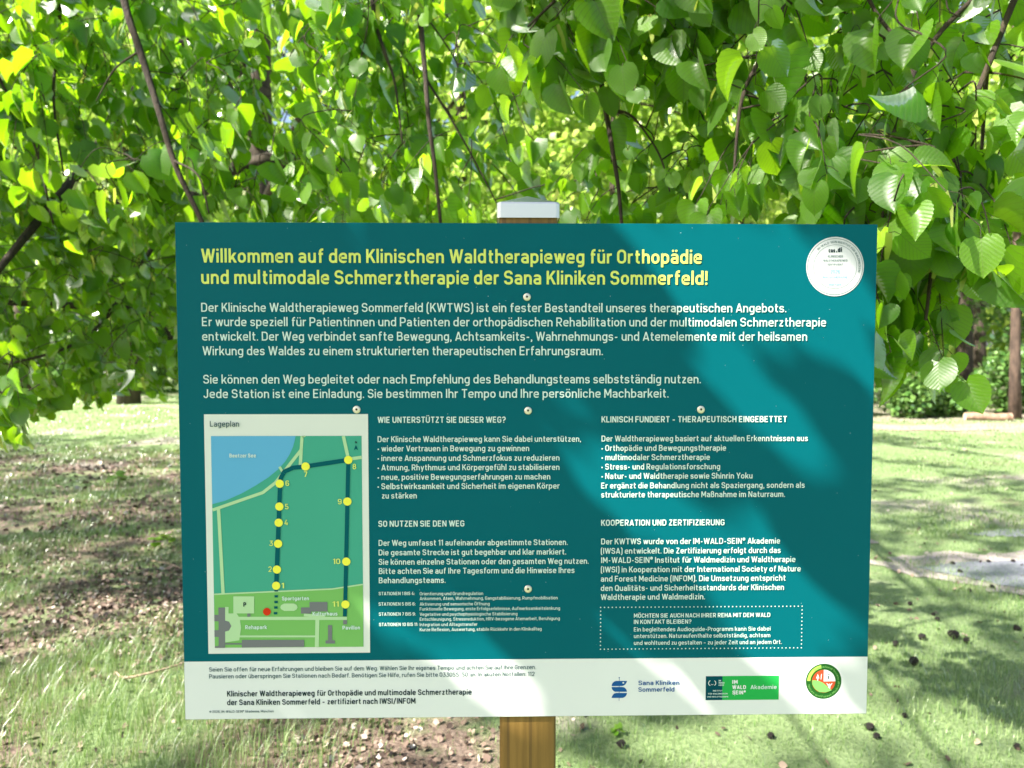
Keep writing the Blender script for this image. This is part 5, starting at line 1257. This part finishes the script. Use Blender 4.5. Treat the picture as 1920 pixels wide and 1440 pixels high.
for args in ((195000, 2.1, 6.2, .075, .0013), (120000, 6.0, 11.5, .075, .0034), (80000, 11, 24, .09, .008)):
    V, n, c = grass_set(*args)
    i = np.arange(n)[:, None] * 5 + base
    q4.append(i + np.array([[0, 1, 3, 2]])); t3.append(i + np.array([[2, 3, 4]])); Vs.append(V); cs.append(c); base += len(V)
me = mesh_np('grass', np.concatenate(Vs), [np.concatenate(q4), np.concatenate(t3)], None, np.concatenate(cs))
tag(link('grass', me, M_GRASS), 'thin lawn grass, taller at the lower left', 'grass', kind='stuff')

def litter(n, d0, d1, size):
    x, y = sector(n, d0, d1)
    leftness = np.clip((-x - .0) / 1.4, 0, 1) * np.clip((11 - y) / 2.5, 0, 1)
    nz = vnoise(x, y, 1.9, 5) + .5 * vnoise(x, y, 5, 6)
    band = np.exp(-((y - 3.2) / .6) ** 2)
    dens = np.clip(leftness * (.42 + .6 * nz + .5 * band) + .015, .003, 1)
    dens *= np.where((y < 2.4) & (x < -.9), .35, 1)
    dens += .6 * np.exp(-((x + .55) / .5) ** 2 - ((y - 1.7) / .6) ** 2)
    k = rng.random(n) < dens; x, y = x[k], y[k]; n = len(x)
    pos = np.stack([x, y, gh(x, y) + rng.uniform(.003, .016, n)], 1)
    ax = rng.normal(0, 1, (n, 3)) * (1, 1, .45); nr = np.array((0, 0, 1.)) + rng.normal(0, .8, (n, 3))
    return place(LEAF_FAR, pos, ax, nr, size * rng.uniform(.5, 1.3, n))
W = np.concatenate([litter(62000, 2.3, 6, .024), litter(42000, 6, 12.5, .042)])
tag(link('leaf_litter', leaf_mesh('leaf_litter', LEAF_FAR, W, np.clip(rng.normal(.45, .28, len(W)), 0, 1)), M_LITTER), 'brown dead leaves strewn over the bare soil on the left', 'fallen leaves', kind='stuff')

# dark cones in the grass on the right
cone_v, cone_f = [], []
for i, (z, r) in enumerate(((0, .3), (.12, .8), (.35, 1.0), (.6, .85), (.82, .5), (1, .1))):
    for k in range(10): cone_v.append((math.cos(.628 * k + .3 * i) * r * .5 * (1.22 if (k + i) % 2 else .82), math.sin(.628 * k + .3 * i) * r * .5 * (1.22 if (k + i) % 2 else .82), z * 1.25))
for i in range(5):
    for k in range(10): cone_f.append((i * 10 + k, i * 10 + (k + 1) % 10, i * 10 + 10 + (k + 1) % 10, i * 10 + 10 + k))
cone_f += [tuple(range(9, -1, -1)), tuple(range(50, 60))]
cme = bpy.data.meshes.new('pine_cone'); cme.from_pydata(cone_v, [], cone_f); cme.materials.append(M_CONE); cme.update()
for i, (x, y, s) in enumerate(CONES):
    o = bpy.data.objects.new('pine_cone', cme); COL.objects.link(o)
    o.location = (x, y, float(gh(x, y)) + s * .42); o.scale = (s, s, s); o.rotation_euler = (R(82), R(rng.uniform(-12, 12)), rng.uniform(0, 6.28))
    tag(o, 'small dark pine cone lying in the short grass right of the sign', 'pine cone', 'dark pine cones in the grass')

def stick(label, pts, r, m_, name='stick', cat='stick'):
    mb = MB(); sp = smooth_path(np.array([(a, b, float(gh(a, b)) + c, rr_) for (a, b, c), rr_ in zip(pts, r)]), 5)
    mb.tube([q[:3] for q in sp], [q[3] for q in sp], 8)
    root = tag(mb.build(name, m_, None, True), label, cat)
    return root
stick('pale curved dry stick in the grass at the lower left of the sign', [(-1.79, 2.27, .03), (-1.71, 2.20, .03), (-1.62, 2.22, .035), (-1.54, 2.31, .03), (-1.49, 2.36, .04)], [.003, .0055, .006, .005, .002], M_STICK)
stick('thin straight dry stick among the leaves left of the sign', [(-2.52, 4.2, .02), (-2.35, 4.08, .03), (-2.2, 3.98, .02)], [.004, .006, .004], M_STICK)
def log(label, a, b, r):
    a, b = Vector(a), Vector(b)
    root = tag(empty('log', tuple((a + b) / 2)), label, 'log')
    mb = MB(); mb.tube([a.lerp(b, t) + Vector((0, 0, .01 * math.sin(7 * t))) for t in np.linspace(0, 1, 7)], [r * (1 + .06 * math.sin(9 * t)) for t in np.linspace(0, 1, 7)], 14, False)
    mb.build('bark', M_LOG, root, True)
    d = (b - a).normalized(); u = d.cross(Vector((0, 0, 1))).normalized(); v = d.cross(u)
    for p, s in ((a, -1), (b, 1)):
        mb = MB(); mb.poly([p + d * s * .002 + (u * math.cos(t) + v * math.sin(t)) * r * .98 for t in [math.pi * k / 8 for k in range(16)]]); mb.build('cut_end', M_CUT, root)
log('pale sawn log lying at the foot of the reddish pine', (10.1, 14.8, .08), (11.0, 14.62, .08), .085)
def weed(label, x, y, s, n):
    root = tag(empty('seedling', (x, y, float(gh(x, y)))), label, 'plant')
    mb = MB(); pos = []
    for i in range(n):
        a = rng.uniform(0, 6.28); e = np.array((x + math.cos(a) * s * rng.uniform(.2, .8), y + math.sin(a) * s * rng.uniform(.2, .8), float(gh(x, y)) + s * rng.uniform(.5, 1.2)))
        mb.tube([(x, y, float(gh(x, y)) - .01), (x * .6 + e[0] * .4, y * .6 + e[1] * .4, e[2] * .6), tuple(e)], [.002, .0016, .001], 5, False); pos.append(e)
    mb.build('stem', M_TWIG, root, True)
    pos = np.repeat(np.array(pos), 2, 0); k = len(pos)
    W = place(LEAF_MID[0], pos, rng.normal(0, 1, (k, 3)) * (1, 1, .3), np.array((0, 0, 1.)) + rng.normal(0, .3, (k, 3)), rng.uniform(.6, 1.1, k) * s * .8)
    link('leaf', leaf_mesh('leaf', LEAF_MID[0], W, rng.random(k)), M_WEED, root)
weed('yellow-green seedling growing beside the left edge of the sign', -2.64, 4.6, .10, 7)
weed('small bright green seedling in the leaf litter farther back on the left', -4.3, 7.2, .12, 6)
weed('tiny pale green seedling in the grass right of the post', .42, 1.78, .03, 6)
